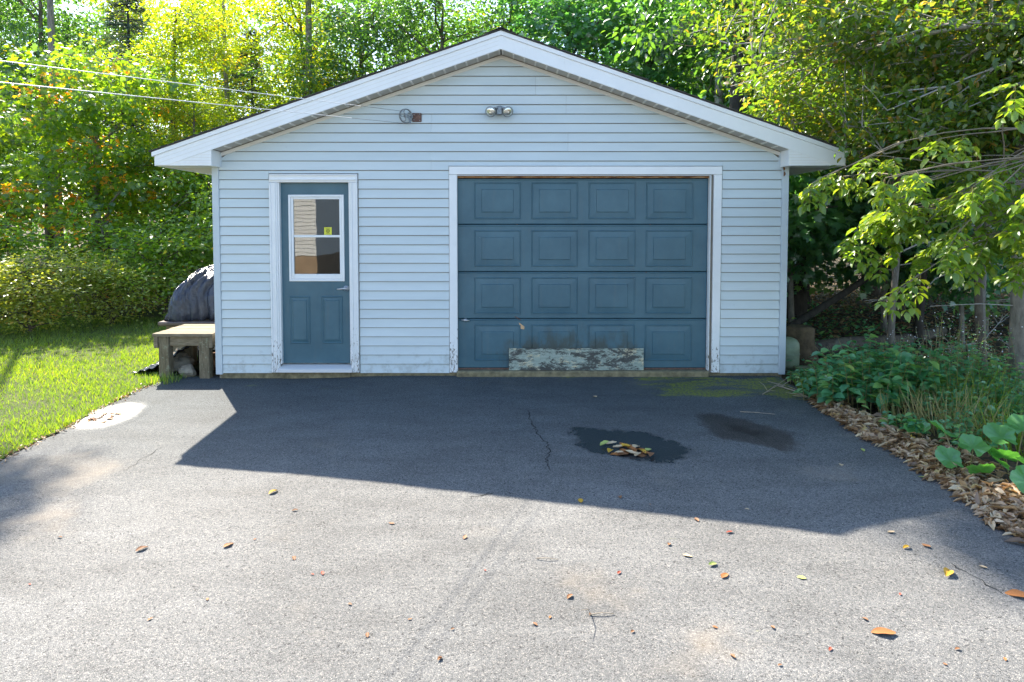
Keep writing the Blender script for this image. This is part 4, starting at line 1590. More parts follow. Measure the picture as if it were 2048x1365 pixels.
def make_tree(name, seed, H_, r0, zb, lobes, ncl, lpc, lsize, tpl, mleaf, mbark, spread=0.34, flat=0.55, droop=0.35, nlimb=26, lean=(0, 0), twigs=True, turn=0.955):
    rg = np.random.default_rng(seed)
    root = empty(name)
    tr = MB()
    tp_ = []
    ph = rg.random(4) * 6
    for i in range(11):
        t = i / 10
        tp_.append(Vector((lean[0] * t + 0.10 * math.sin(t * 5 + ph[0]) * t, lean[1] * t + 0.10 * math.sin(t * 4 + ph[1]) * t, -0.12 + (H_ * 0.93 + 0.12) * t)))
    rad = [r0 * (1.35 if i == 0 else 1.0) * (1 - 0.9 * i / 10) + 0.012 for i in range(11)]
    tr.tube(tp_, rad, 9)
    cen, outw = crown_clusters(rg, lobes, ncl)
    def trunk_at(z):
        t = min(max((z + 0.12) / (H_ * 0.93 + 0.12), 0), 1) * 10
        i = min(int(t), 9)
        return np.array(tp_[i].lerp(tp_[i + 1], t - i)), rad[i]
    ends = []
    order = rg.permutation(ncl)
    for q in order[:nlimb]:
        c = cen[q]
        dist = math.hypot(c[0] - lean[0], c[1] - lean[1])
        a, ra = trunk_at(max(zb * 0.85, c[2] - dist * rg.uniform(0.25, 0.8)))
        path = limb_path(a, c, rg, 6)
        rr_ = min(ra * 0.55, 0.015 + 0.012 * np.linalg.norm(c - a))
        tr.tube(path, [rr_ * (1 - 0.8 * k_ / 6) + 0.004 for k_ in range(7)], 5, False)
        ends += [np.array(p_) for p_ in path[2:]]
    if twigs and ends:
        E_ = np.array(ends)
        for q in order[nlimb:nlimb + 140]:
            c = cen[q]
            d2 = ((E_ - c) ** 2).sum(1)
            a = E_[d2.argmin()]
            tr.tube(limb_path(a, c, rg, 3, 0.05), [0.011, 0.008, 0.006, 0.004], 3, False)
    tr.build('trunk', mbark, root, True)
    # leaves
    N = ncl * lpc
    ci = np.repeat(np.arange(ncl), lpc)
    sp = spread * rg.uniform(0.6, 1.3, ncl)[ci]
    off = rg.normal(size=(N, 3)) * sp[:, None] * np.array([1, 1, flat])
    pos = cen[ci] + off
    d = off * 0.8 / sp[:, None] + rg.normal(size=(N, 3)) * 0.6 + outw[ci] * 0.4
    d[:, 2] -= droop * 1.6
    nrm = rg.normal(size=(N, 3)) * 0.55 + np.array([0, 0, 1.0])
    size = lsize * rg.uniform(0.6, 1.25, N)
    # colour varies by leaf and by cluster so that whole sprays turn
    crn = rg.random(ncl)
    rnd = np.clip(rg.random(N) * 0.62 + 0.30 * crn[ci], 0, 1)
    turned = crn > turn
    rnd = np.where(turned[ci], np.clip(0.90 + 0.1 * rg.random(N), 0, 1), rnd)
    me = leaf_mesh('crown', tpl, pos, d, nrm, size, rnd, mleaf)
    link(bpy.data.objects.new('crown', me), root)
    return root


def lobes_round(rg, zb, zt, r, n=9):
    out = []
    zc = (zb + zt) / 2; hz = (zt - zb) / 2
    for i in range(n):
        a = 2 * PI * i / n * 2.4 + rg.random() * 1.2
        f = (i + 0.5) / n
        z = zb + (zt - zb) * f
        w_ = math.sqrt(max(0.08, 1 - ((z - zc) / hz) ** 2 * 0.85))
        rr_ = r * w_
        q = rr_ * rg.uniform(0.25, 0.62)
        s_ = r * rg.uniform(0.38, 0.60)
        out.append((q * math.cos(a), q * math.sin(a), z, s_ * 1.1, s_ * 1.1, s_ * 0.72))
    out.append((0, 0, zc, r * 0.55, r * 0.55, hz * 0.85))
    return out


def place(proto, loc, rz, sc, label, cat='tree', group=None, first=[None]):
    if proto.get('used'):
        o = copy_tree(proto)
    else:
        o = proto
    proto['used'] = 1
    o.location = (loc[0], loc[1], gz(loc[0], loc[1]) if len(loc) < 3 else loc[2])
    o.rotation_euler = (0, 0, rz)
    o.scale = (sc, sc, sc) if not hasattr(sc, '__len__') else sc
    tag(o, label, cat, group)
    return o


RG = np.random.default_rng(11)
t_maple = make_tree('maple_tree', 21, 6.2, 0.15, 1.0, lobes_round(RG, 1.3, 6.3, 2.7, 10), 240, 44, 0.135, T_maple(), M['leaf_maple'], M['greybark'], 0.29, 0.38, 0.45, turn=0.88)
t_yellow = make_tree('yellowing_tree', 22, 10.0, 0.15, 1.6, lobes_round(RG, 1.8, 10.0, 2.5, 11), 380, 62, 0.095, T_ovate(), M['leaf_yellow'], M['bark'], 0.27, 0.45, 0.3)
t_green = make_tree('broadleaf_tree', 23, 10.5, 0.17, 2.2, lobes_round(RG, 2.4, 10.6, 2.9, 11), 340, 52, 0.115, T_ovate(), M['leaf_green'], M['bark'], 0.29, 0.38, 0.35)
t_teal = make_tree('shade_maple', 24, 9.5, 0.16, 1.4, lobes_round(RG, 2.0, 9.6, 2.9, 11), 260, 42, 0.160, T_maple(), M['leaf_teal'], M['bark'], 0.31, 0.36, 0.5)
t_sparse = make_tree('slender_poplar', 25, 13.5, 0.14, 3.0, lobes_round(RG, 3.0, 13.6, 1.8, 12), 260, 46, 0.085, T_ovate(), M['leaf_yellow'], M['greybark'], 0.34, 0.7, 0.2)
t_tall = make_tree('tall_tree', 35, 15.5, 0.13, 10.0, lobes_round(RG, 13.0, 13.9, 0.60, 5), 50, 80, 0.12, T_ovate(), M['leaf_green'], M['greybark'], 0.30, 0.6, 0.3)
t_under = make_tree('understory_maple', 26, 3.6, 0.045, 0.6, lobes_round(RG, 0.9, 3.7, 1.5, 8), 90, 40, 0.15, T_maple(), M['leaf_teal'], M['greybark'], 0.30, 0.4, 0.5, 16)
t_pole = make_tree('forest_tree', 27, 12.5, 0.16, 4.5, lobes_round(RG, 4.6, 12.6, 2.7, 10), 260, 56, 0.14, T_ovate(), M['leaf_green'], M['darkbark'], 0.36, 0.55, 0.35)
t_shrub = make_tree('leafy_shrub', 28, 1.9, 0.03, 0.1, lobes_round(RG, 0.25, 1.95, 1.15, 8), 130, 50, 0.068, T_ovate(), M['leaf_shrub'], M['bark'], 0.19, 0.8, 0.1, 30)
t_gshrub = make_tree('green_shrub', 29, 2.6, 0.04, 0.1, lobes_round(RG, 0.3, 2.7, 1.25, 8), 110, 38, 0.100, T_ovate(), M['leaf_bush'], M['bark'], 0.22, 0.5, 0.25, 30)


def make_spruce(name, seed, H_, r):
    rg = np.random.default_rng(seed)
    root = empty(name)
    mb = MB(); mb.tube([(0, 0, -0.1), (0.02, 0, H_ * 0.5), (0, 0, H_)], [0.15, 0.08, 0.01], 8)
    P = []; Dn = []
    for i in range(150):
        f = rg.random() ** 0.8
        z = 0.5 + (H_ - 0.6) * f
        L = r * (1 - f) ** 0.85 * rg.uniform(0.75, 1.1) + 0.15
        a = rg.random() * 2 * PI
        dv = np.array([math.cos(a), math.sin(a), -0.18 - 0.15 * (1 - f)])
        mb.tube([(0, 0, z), tuple(dv * L * 0.5 + np.array([0, 0, z + 0.02])), tuple(dv * L + np.array([0, 0, z + 0.06 * L]))], [0.018, 0.012, 0.004], 3, False)
        n = int(60 * L + 20)
        t = rg.random(n) ** 0.7
        side = np.array([-dv[1], dv[0], 0])
        lat = rg.uniform(-1, 1, n) * 0.34 * L * (1.05 - t)
        p = np.array([0, 0, z]) + dv * (t * L)[:, None] + side * lat[:, None] + rg.normal(size=(n, 3)) * np.array([0.03, 0.03, 0.05])
        P.append(p)
        Dn.append(dv * 0.9 + side * np.sign(lat)[:, None] * 0.7 + rg.normal(size=(n, 3)) * 0.35)
    mb.build('trunk', M['darkbark'], root, True)
    P = np.concatenate(P); Dn = np.concatenate(Dn); N = len(P)
    me = leaf_mesh('crown', T_needle(), P, Dn, rg.normal(size=(N, 3)) * 0.5 + np.array([0, 0, 1.0]), 0.17 * rg.uniform(0.6, 1.2, N), rg.random(N), M['leaf_spruce'])
    link(bpy.data.objects.new('crown', me), root)
    return root


t_spruce = make_spruce('spruce_tree', 31, 9.0, 2.0)

BG = 'trees behind the garage'
LG = 'trees at the left lawn edge'
RGp = 'trees of the wood on the right'
# left side
place(t_maple, (-8.7, 6.8), 0.4, 0.84, 'large maple with orange leaf sprays overhanging the lawn at far left', 'tree', LG)
place(t_maple, (-12.2, 7.6), 2.2, 0.78, 'maple at left picture edge beside the large one', 'tree', LG)
place(t_yellow, (-8.2, 9.4), 0.0, (0.9, 0.9, 0.74), 'bright yellow green tree above left end of garage roof', 'tree', LG)
place(t_yellow, (-6.9, 7.4), 1.9, (0.55, 0.55, 0.46), 'small yellow tree just left of garage eave', 'tree', LG)
place(t_sparse, (-8.6, 13.5), 0.0, (1.0, 1.0, 0.72), 'thin poplar with white sky showing through its crown', 'tree', BG)
place(t_sparse, (-6.3, 15.0), 2.0, (0.95, 0.95, 0.74), 'second thin poplar, behind the upper clothesline strand', 'tree', BG)
place(t_spruce, (-10.5, 11.5), 2.2, 0.95, 'spruce rising behind the large maple', 'tree', LG)
place(t_tall, (-5.2, 10.45), 4.0, (0.85, 0.85, 1.22), 'tall bare stemmed tree behind left roof slope', 'tree', BG)
place(t_yellow, (-13.0, 15.5), 0.9, 1.0, 'yellow tree in back row at upper left corner', 'tree', LG)
place(t_green, (-13.6, 12.6), 3.9, 0.95, 'green tree in back row at upper left', 'tree', LG)
place(t_green, (-16.5, 14.0), 1.9, 0.95, 'green tree in back row at left picture edge', 'tree', LG)
place(t_yellow, (-10.2, 17.0), 2.9, 1.05, 'yellow tree in back row behind the poplars', 'tree', LG)
place(t_tall, (-10.75, 8.7), 5.0, (0.8, 0.8, 1.0), 'tall bare stemmed tree behind the large maple at left', 'tree', LG)
place(t_spruce, (-7.3, 12.0), 0.0, 0.80, 'blue green spruce behind the clothesline', 'tree', BG)
place(t_spruce, (-3.2, 14.5), 1.3, 0.95, 'dark spruce behind the pulley end of roof', 'tree', BG)
place(t_yellow, (-5.6, 11.2), 3.3, (1.0, 1.0, 0.82), 'yellow green tree over middle of left roof slope', 'tree', BG)
place(t_green, (-3.9, 10.6), 0.7, (0.98, 0.98, 0.76), 'green tree with gaps above left roof slope', 'tree', BG)
place(t_maple, (-14.0, 9.5), 4.0, 0.9, 'maple in second row at far left', 'tree', LG)
place(t_yellow, (-16.5, 5.0), 2.4, 0.8, 'yellowing tree beyond left picture edge', 'tree', LG)
# behind
place(t_green, (-1.6, 10.2), 2.9, (0.95, 0.95, 0.74), 'green drooping tree left of the ridge', 'tree', BG)
place(t_green, (0.2, 11.6), 4.4, (1.0, 1.0, 0.80), 'green tree straight behind the ridge', 'tree', BG)
place(t_teal, (1.5, 9.6), 0.2, (0.98, 0.98, 0.80), 'dark maple just right of the ridge', 'tree', BG)
place(t_teal, (3.4, 9.0), 2.2, (0.98, 0.98, 0.80), 'dark maple above right roof slope', 'tree', BG)
place(t_green, (5.2, 10.4), 5.2, (0.98, 0.98, 0.78), 'green tree behind the pale birch trunk', 'tree', BG)
place(t_teal, (6.6, 8.2), 4.0, (0.98, 0.98, 0.80), 'dark maple above right end of roof', 'tree', BG)
# wood on the right
place(t_green, (8.6, 8.4), 1.0, 1.0, 'broad green tree at back of wood, right of the eave', 'tree', RGp)
place(t_teal, (10.8, 6.5), 3.0, 1.0, 'dark maple deep in wood at far right', 'tree', RGp)
place(t_green, (13.0, 8.0), 3.7, 1.05, 'green tree deep in wood beyond far right', 'tree', RGp)
poles = [((4.15, 4.6), 0.0, 1.0, 'dark trunk closest to right garage wall'), ((5.0, 4.2), 1.0, 1.35, 'thickest dark trunk right of garage'), ((5.9, 6.0), 2.0, 1.1, 'dark trunk behind the thickest one'),
         ((6.9, 4.4), 3.0, 0.95, 'dark trunk in middle of wood'), ((8.2, 6.4), 4.0, 1.1, 'straight dark trunk behind slim grey sapling'), ((8.9, 3.6), 5.0, 0.95, 'dark trunk behind the twin stems'),
         ((10.2, 9.5), 0.6, 1.1, 'far dark trunk at back of wood'), ((7.4, 10.0), 1.6, 1.0, 'far thin trunk seen between dark trunks'), ((12.0, 4.0), 2.6, 1.0, 'dark trunk at right picture edge')]
for (l, rz_, s_, lab) in poles:
    place(t_pole, l, rz_, s_, 'forest tree with ' + lab, 'tree', RGp)
unders = [((4.7, 3.4), 0.0, 0.95, 'understory maple with big leaves beside right garage wall'), ((6.0, 3.0), 1.2, 0.9, 'understory maple behind slim grey sapling'), ((7.3, 2.6), 2.5, 1.0, 'understory maple left of the twin stems'),
          ((8.6, 1.9), 3.6, 0.95, 'understory maple behind the thick right trunk'), ((5.4, 6.2), 4.6, 1.2, 'understory maple in dark middle of wood'), ((7.6, 5.4), 5.3, 1.15, 'understory maple in second row of wood'), ((9.6, 4.6), 0.8, 1.2, 'understory maple deep at right'), ((4.6, 8.2), 1.9, 1.2, 'understory maple far back beside the garage'), ((6.8, 8.6), 2.9, 1.3, 'understory maple far back in middle of wood'), ((9.4, 8.8), 3.9, 1.35, 'understory maple far back at right of wood'), ((11.6, 7.2), 4.9, 1.35, 'understory maple far back behind thick grey trunk'), ((6.5, 1.9), 5.9, 0.7, 'small understory maple between sapling and twin stems')]
for (l, rz_, s_, lab) in unders:
    place(t_under, l, rz_, s_, lab, 'tree', 'understory maples')
for (l, rz_, s_, lab) in (((6.2, 14.4), 3.0, 1.15, 'tall forest tree far behind the birch'), ((9.0, 14.6), 4.0, 1.2, 'tall forest tree far back in the wood'), ((12.5, 12.0), 5.0, 1.15, 'tall forest tree far back at right')):
    place(t_pole, l, rz_, s_, lab, 'tree', BG)
# shrubs along the left lawn
shr = [((-8.3, 2.1), 0, (1.0, 1.0, 0.62), 'pale shrub in front at left picture edge'), ((-7.4, 2.9), 1.1, (1.0, 1.0, 0.58), 'pale rounded shrub second from left'), ((-6.6, 3.7), 2.3, (0.9, 0.9, 0.52), 'pale rounded shrub third from left'),
       ((-9.6, 1.3), 3.1, (1.05, 1.05, 0.65), 'pale shrub beyond left picture edge')]
for (l, rz_, s_, lab) in shr:
    place(t_shrub, l, rz_, s_, lab + ' of the lawn', 'shrub', 'pale shrubs behind the lawn')
gsh = [((-6.2, 4.7), 0, (0.95, 0.95, 0.62), 'green shrub at far end of lawn'), ((-5.2, 5.2), 1.4, 0.85, 'green shrub behind the tarp pile'), ((-7.6, 5.2), 2.6, (1.15, 1.15, 0.66), 'taller green shrub behind the pale ones'), ((-4.2, 6.4), 3.9, 1.0, 'green shrub close to left garage wall'), ((-6.4, 7.0), 5.0, 1.2, 'green shrub in second row left of garage'), ((-9.6, 4.6), 0.6, (1.25, 1.25, 0.66), 'green shrub under the large maple')]
for (l, rz_, s_, lab) in gsh:
    place(t_gshrub, l, rz_, s_, lab, 'shrub', 'green shrubs behind the lawn')

# far wood that reads as one mass
rg = np.random.default_rng(77)
ncl = 2600
cen = np.stack([rg.uniform(-38, 38, ncl), rg.uniform(19, 27, ncl), rg.uniform(0.0, 1.0, ncl) ** 0.8 * 11.5], 1)
lpc = 30
ci = np.repeat(np.arange(ncl), lpc)
pos = cen[ci] + rg.normal(size=(ncl * lpc, 3)) * np.array([0.6, 0.6, 0.4])
N = len(pos)
me = leaf_mesh('far_woods', T_kite(), pos, rg.normal(size=(N, 3)), rg.normal(size=(N, 3)) * 0.6 + np.array([0, 0, 1.0]), 0.26 * rg.uniform(0.6, 1.3, N), np.clip(rg.random(N) * 0.6 + 0.3 * rg.random(ncl)[ci], 0, 0.96), M['leaf_green'])
fw = link(bpy.data.objects.new('far_woods', me)); tag(fw, 'far green wood closing the view behind all the trees', 'wood', kind='stuff')


# pale birch with its trunk showing over the roof, dead grey branch hanging from it
def stem(pts, rads, name, m, parent, n=9):
    mb = MB(); mb.tube(pts, rads, n); return mb.build(name, m, parent, True)


def bare_branch(start, direction, L, r, seed, m, parent, name, fan=10, sub=5, sag=0.0, flat=None):
    rn = random.Random(seed)
    mb = MB()
    d = Vector(direction).normalized()
    def shoot(p, d, L, r, lvl):
        pts = [p.copy()]
        q = p.copy(); dd = d.copy()
        k = 6
        for i in range(k):
            dd = (dd + Vector((rn.uniform(-.16, .16), rn.uniform(-.16, .16), rn.uniform(-.14, .12) - sag))).normalized()
            q = q + dd * (L / k)
            pts.append(q.copy())
        mb.tube(pts, [r * (1 - 0.75 * i / k) + 0.0012 for i in range(k + 1)], 5 if lvl == 0 else 4 if lvl == 1 else 3, False)
        if lvl < 2:
            nn_ = fan if lvl == 0 else sub
            for j in range(nn_):
                i = rn.randint(1, k - 1)
                sd = Vector((rn.uniform(-1, 1), rn.uniform(-1, 1), rn.uniform(-0.8, 0.6)))
                nd = (dd + sd * 0.8).normalized()
                shoot(pts[i], nd, L * rn.uniform(0.25, 0.55), r * 0.45, lvl + 1)
    shoot(Vector(start), d, L, r, 0)
    return mb.build(name, m, parent)


bp = at(1441, 140, 7.2)
bi = empty('pale_birch', (bp.x, 7.2, gz(bp.x, 7.2)), 0, 'pale barked birch whose trunk shows above right roof slope', 'tree')
stem([(0.0, 0, -0.1), (0.05, 0, 2.5), (-0.02, 0.02, 4.5), (0.04, 0, 6.5), (-0.15, 0, 9)], [0.12, 0.105, 0.095, 0.08, 0.03], 'trunk', M['birch'], bi)
stem([(0.0, 0, 4.9), (0.25, -0.1, 5.6), (0.45, -0.15, 6.6)], [0.05, 0.04, 0.02], 'limb', M['birch'], bi)
bare_branch((0.0, -0.1, 6.1), (-0.80, -0.35, -0.30), 1.5, 0.022, 5, M['greytwig'], bi, 'dead_branch', 16, 8, 0.03)
bare_branch((0.05, -0.1, 4.3), (-0.65, -0.5, 0.25), 1.1, 0.02, 6, M['greytwig'], bi, 'dead_branch', 6, 4)
rg = np.random.default_rng(5)
cen, ou = crown_clusters(rg, [(0, 0.3, 8.2, 1.6, 1.2, 1.6), (0.4, 0.5, 6.3, 1.2, 0.8, 0.8)], 110)
ci = np.repeat(np.arange(110), 45)
pos = cen[ci] + rg.normal(size=(len(ci), 3)) * 0.25
N = len(pos)
me = leaf_mesh('crown', T_ovate(), pos, rg.normal(size=(N, 3)) + np.array([0, 0, -0.6]), rg.normal(size=(N, 3)) * 0.5 + np.array([0, 0, 1]), 0.09 * rg.uniform(0.6, 1.2, N), rg.random(N) * 0.9, M['leaf_green'])
link(bpy.data.objects.new('crown', me), bi)


# ---- near trees on the right, with overhanging branches
def sprays(rg, tips, n_leaf, lsize, spread):
    P = []; Dd = []
    for t, dv in tips:
        n = n_leaf
        p = np.array(t) + rg.normal(size=(n, 3)) * np.array([spread, spread, spread * 0.45]) - np.outer(rg.random(n), dv) * spread
        P.append(p)
        Dd.append(np.tile(dv, (n, 1)) * 0.6 + rg.normal(size=(n, 3)) * 0.7 + np.array([0, 0, -0.35]))
    return np.concatenate(P), np.concatenate(Dd)


def branching(mb, start, direction, L, r, rn, tips, lvl=0, maxl=3, fan=(7, 5, 3), sag=0.02, bound=None):
    pts = [Vector(start)]
    d = Vector(direction).normalized()
    k = 7
    for i in range(k):
        d = (d + Vector((rn.uniform(-.13, .13), rn.uniform(-.13, .13), rn.uniform(-.11, .09) - sag))).normalized()
        q = pts[-1] + d * (L / k)
        if bound is not None and bound(q):
            d = (d + Vector((0.5, 0, 0.9))).normalized()
            q = pts[-1] + d * (L / k) * 0.6
        pts.append(q)
    mb.tube(pts, [r * (1 - 0.78 * i / k) + 0.0018 for i in range(k + 1)], 6 if lvl == 0 else 4 if lvl < 2 else 3, False)
    if lvl >= 1:
        tips.append((tuple(pts[-1]), np.array(d)))
        if lvl >= 2:
            tips.append((tuple(pts[4]), np.array(d)))
    if lvl < maxl - 1:
        for j in range(fan[lvl]):
            i = rn.randint(2, k)
            sd = Vector((rn.uniform(-1, 1), rn.uniform(-1, 1), rn.uniform(-0.5, 0.45)))
            branching(mb, pts[i], (d + sd * 0.75), L * rn.uniform(0.32, 0.6), r * 0.48, rn, tips, lvl + 1, maxl, fan, sag, bound)


rn = random.Random(43)
bt = empty('overhanging_beech', (7.6, -1.2, gz(7.6, -1.2)), 0, 'tree with yellow green leaves and pale branches reaching over right eave from picture edge', 'tree')
stem([(0, 0, -0.1), (0.05, 0, 2.0), (0.0, 0, 4.0), (0.1, 0.1, 7.5)], [0.19, 0.16, 0.14, 0.05], 'trunk', M['greybark'], bt)
mb = MB(); tips = []
for (sx, sy, sz), dv, L in (((0, 0, 2.9), (-1, 0.12, 0.05), 2.7), ((0, 0, 3.2), (-1, 0.28, 0.02), 3.2), ((0, 0, 3.5), (-1, 0.05, 0.03), 3.3), ((0, 0.1, 3.8), (-0.95, 0.35, 0.03), 3.6), ((0, 0, 3.0), (-0.9, 0.30, 0.02), 2.8), ((0, 0, 4.1), (-1, 0.1, 0.04), 3.5), ((0, 0, 3.3), (-0.9, -0.1, 0.0), 2.2), ((0, 0, 4.4), (-0.9, 0.3, 0.04), 3.6), ((0, 0, 3.3), (-0.9, 0.5, 0.03), 3.4), ((0, 0, 4.7), (-1, 0.2, 0.02), 3.5), ((0, 0, 3.7), (-0.9, 0.6, 0.03), 3.6), ((0, 0, 4.0), (-0.8, 0.75, 0.02), 3.4)):
    branching(mb, (sx, sy, sz), dv, L, 0.040, rn, tips, 0, 3, (12, 5, 3), 0.004, lambda q: (q.z < max(2.95 - (q.x + 7.6 - 2.53) * 0.62, 2.45)) or (q.x + 7.6 < 3.55 and q.z < 2.75 + 0.40 * (3.78 - q.x - 7.6)) or q.x + 7.6 < 2.6)
mb.build('branches', M['greytwig'], bt, True)
rg = np.random.default_rng(9)
P, Dd = sprays(rg, tips, 30, 0.07, 0.16)
kp = ~((P[:, 2] < np.maximum(2.80 - (P[:, 0] + 7.6 - 2.53) * 0.62, 2.28)) | (P[:, 0] + 7.6 < 2.5) | ((P[:, 0] + 7.6 < 3.5) & (P[:, 2] < 2.68 + 0.37 * (3.78 - P[:, 0] - 7.6))))
P = P[kp]; Dd = Dd[kp]
N = len(P)
print('beech leaves', N)
me = leaf_mesh('crown', T_ovate(), P, Dd, rg.normal(size=(N, 3)) * 0.4 + np.array([0, 0, 1]), 0.078 * rg.uniform(0.6, 1.25, N), rg.random(N) ** 1.25, M['leaf_beech'])
link(bpy.data.objects.new('crown', me), bt)

# ash sapling spray with compound leaves, lower right
at_ = empty('ash_sapling', (5.25, -2.4, gz(5.25, -2.4)), 0, 'ash sapling with lime green compound leaves at right above the weeds', 'tree')
stem([(0, 0, -0.1), (0.03, 0, 1.2), (-0.05, 0.05, 2.6), (-0.15, 0, 3.3)], [0.04, 0.035, 0.025, 0.01], 'trunk', M['greybark'], at_)
rn = random.Random(8)
mb = MB(); tips = []
for z_, dv, L in ((1.95, (-1, 0.1, 0.04), 1.7), (2.15, (-1, 0.3, 0.02), 1.9), (2.3, (-1, -0.1, 0.03), 1.7), (2.4, (-0.9, 0.3, 0.02), 1.7), (1.8, (-1, 0.2, 0.04), 1.3), (2.1, (-0.8, -0.5, 0.03), 1.1), (2.25, (-1, 0.15, 0.0), 1.4), (2.05, (-1, 0.45, 0.05), 1.6), (2.2, (-1, -0.25, 0.05), 1.4), (2.45, (-1, 0.1, 0.05), 1.9), (1.9, (-1, 0.35, 0.06), 1.6)):
    branching(mb, (0, 0, z_), dv, L, 0.009, rn, tips, 0, 2, (6, 3, 2), 0.02)
mb.build('branches', M['twig2'], at_)
P = []; Dd = []
rg = np.random.default_rng(12)
mb = MB()
for t, dv in tips + [(tuple(Vector(t) - Vector(d_) * 0.2), d_) for t, d_ in tips]:
    for q in range(5):                      # compound leaf: rachis and seven leaflets
        dirv = Vector(dv) * 0.5 + Vector((rn.uniform(-1, 1), rn.uniform(-1, 1), rn.uniform(-1.0, 0.1)))
        dirv.normalize(); dirv = (dirv + Vector((0, 0, -0.45))).normalized()
        sd = dirv.cross(Vector((0, 0, 1)))
        if sd.length < 1e-3: sd = Vector((1, 0, 0))
        sd.normalize()
        base = Vector(t)
        mb.tube([base, base + dirv * 0.2], 0.0014, 3, False)
        for j in range(3):
            pj = base + dirv * (0.05 + 0.062 * j)
            for s_ in (-1, 1):
                P.append(pj); Dd.append(sd * s_ * 0.9 + dirv * 0.75)
        P.append(base + dirv * 0.19); Dd.append(dirv)
P = np.array([tuple(p) for p in P]); Dd = np.array([tuple(p) for p in Dd]); N = len(P)
tag(mb.build('leaf_stalks', M['straw'], at_), kind='stuff')
print('ash leaflets', N)
me = leaf_mesh('crown', T_ovate(), P, Dd, rg.normal(size=(N, 3)) * 0.3 + np.array([0, 0, 1]), 0.082 * rg.uniform(0.7, 1.2, N), np.clip(rg.random(N) * 0.75, 0, 1), mat_leaf('ash_leaves', [(0.0, (0.09, 0.165, 0.025)), (0.6, (0.15, 0.22, 0.03)), (1.0, (0.30, 0.26, 0.05))], (2.0, 1.9, 0.6), 0.52, 0.05))
link(bpy.data.objects.new('crown', me), at_)

# slim grey trunks standing at the wood's edge
def trunk_thing(px, py, lean_px, Htop, r, m, label, seed, forks=(), name='young_tree', crown=True):
    p = on_ground(px, py)
    rn = random.Random(seed)
    o = empty(name, (p.x, p.y, gz(p.x, p.y)), 0, label, 'tree', 'trunks at the edge of the wood')
    pts = []; rad = []
    for i in range(12):
        t = i / 11
        pts.append(Vector((lean_px * t + 0.035 * math.sin(t * 9 + seed), 0.04 * math.sin(t * 7 + seed * 2), -0.1 + (Htop + 0.1) * t)))
        rad.append(r * (1.25 if i == 0 else 1.0) * (1 - 0.6 * t) + 0.004)
    stem(pts, rad, 'trunk', m, o)
    for (z_, dx, L) in forks:
        i = min(int(z_ / Htop * 11), 10)
        a = pts[i]
        stem([a, a + Vector((dx * 0.5, 0.05, L * 0.5)), a + Vector((dx, 0.05, L))], [r * 0.55, r * 0.4, r * 0.2], 'fork', m, o, 7)
    for j in range(5):
        z_ = rn.uniform(0.5, 2.6)
        i = min(int(z_ / Htop * 11), 10)
        bare_branch(pts[i], (rn.uniform(-1, 1), rn.uniform(-0.6, 0.3), rn.uniform(-0.1, 0.25)), rn.uniform(0.3, 0.8), r * 0.09 + 0.002, seed * 10 + j, M['greytwig'], o, 'dead_twig', 3, 2)
    if crown:
        rg = np.random.default_rng(seed)
        cen, ou = crown_clusters(rg, [(lean_px, 0.4, Htop - 0.3, 1.3, 1.3, 1.0), (lean_px * 0.7, 0.3, Htop - 1.6, 1.0, 1.0, 0.6)], 70)
        ci = np.repeat(np.arange(70), 40)
        pos = cen[ci] + rg.normal(size=(len(ci), 3)) * np.array([0.28, 0.28, 0.14]); N = len(pos)
        me = leaf_mesh('crown', T_maple(), pos, rg.normal(size=(N, 3)) + np.array([0, 0, -0.6]), rg.normal(size=(N, 3)) * 0.4 + np.array([0, 0, 1]), 0.13 * rg.uniform(0.6, 1.2, N), rg.random(N) * 0.8, M['leaf_teal'])
        link(bpy.data.objects.new('crown', me), o)
    return o


trunk_thing(2032, 788, -0.02, 5.5, 0.10, M['greybark'], 'thick grey trunk at right picture edge beside the weeds', 1, crown=False)
trunk_thing(1950, 752, 0.02, 5.2, 0.042, M['bark'], 'brown left stem of the twin stems behind the weeds', 2, crown=False)
trunk_thing(1966, 748, 0.06, 5.0, 0.038, M['greybark'], 'grey right stem of the twin stems behind the weeds', 3, crown=False)
trunk_thing(1790, 713, -0.12, 4.6, 0.042, M['greybark'], 'slim grey sapling forked at top in middle of wood', 4, ((2.2, -0.35, 0.9),))
trunk_thing(1836, 695, 0.02, 6.0, 0.055, M['darkbark'], 'brown trunk between the slim sapling and the twin stems', 5)
# long bare branch crossing the wood's edge
p = at(2060, 478, -1.0)
br = empty('bare_branch', (0, 0, 0), 0, 'long bare branch crossing in front of the wood at right', 'branch')
mb = MB()
def bpoly(pxs, r0, r1, Y):
    P_ = [at(a, b, Y + 0.0 * i) for i, (a, b) in enumerate(pxs)]
    n = len(P_) - 1
    mb.tube(P_, [r0 + (r1 - r0) * i / n for i in range(n + 1)], 6, False)
bpoly([(2090, 478), (1990, 483), (1900, 482), (1842, 486), (1800, 505), (1760, 522), (1708, 543)], 0.014, 0.005, -0.6)
bpoly([(1842, 486), (1810, 486), (1783, 482)], 0.006, 0.003, -0.6)
bpoly([(2090, 440), (2045, 455), (1990, 490), (1940, 510), (1885, 540)], 0.009, 0.004, -0.65)
bpoly([(2090, 400), (2020, 430), (1975, 465), (1960, 490), (1968, 515), (2000, 530), (2060, 545)], 0.008, 0.005, -0.7)
bpoly([(1990, 523), (1930, 532), (1870, 558), (1855, 575)], 0.007, 0.003, -0.62)
bpoly([(1930, 532), (1918, 560), (1898, 582)], 0.005, 0.003, -0.62)
bpoly([(2035, 612), (1960, 608), (1860, 613)], 0.007, 0.003, -0.75)
mb.build('twigs', M['greytwig'], br, True)

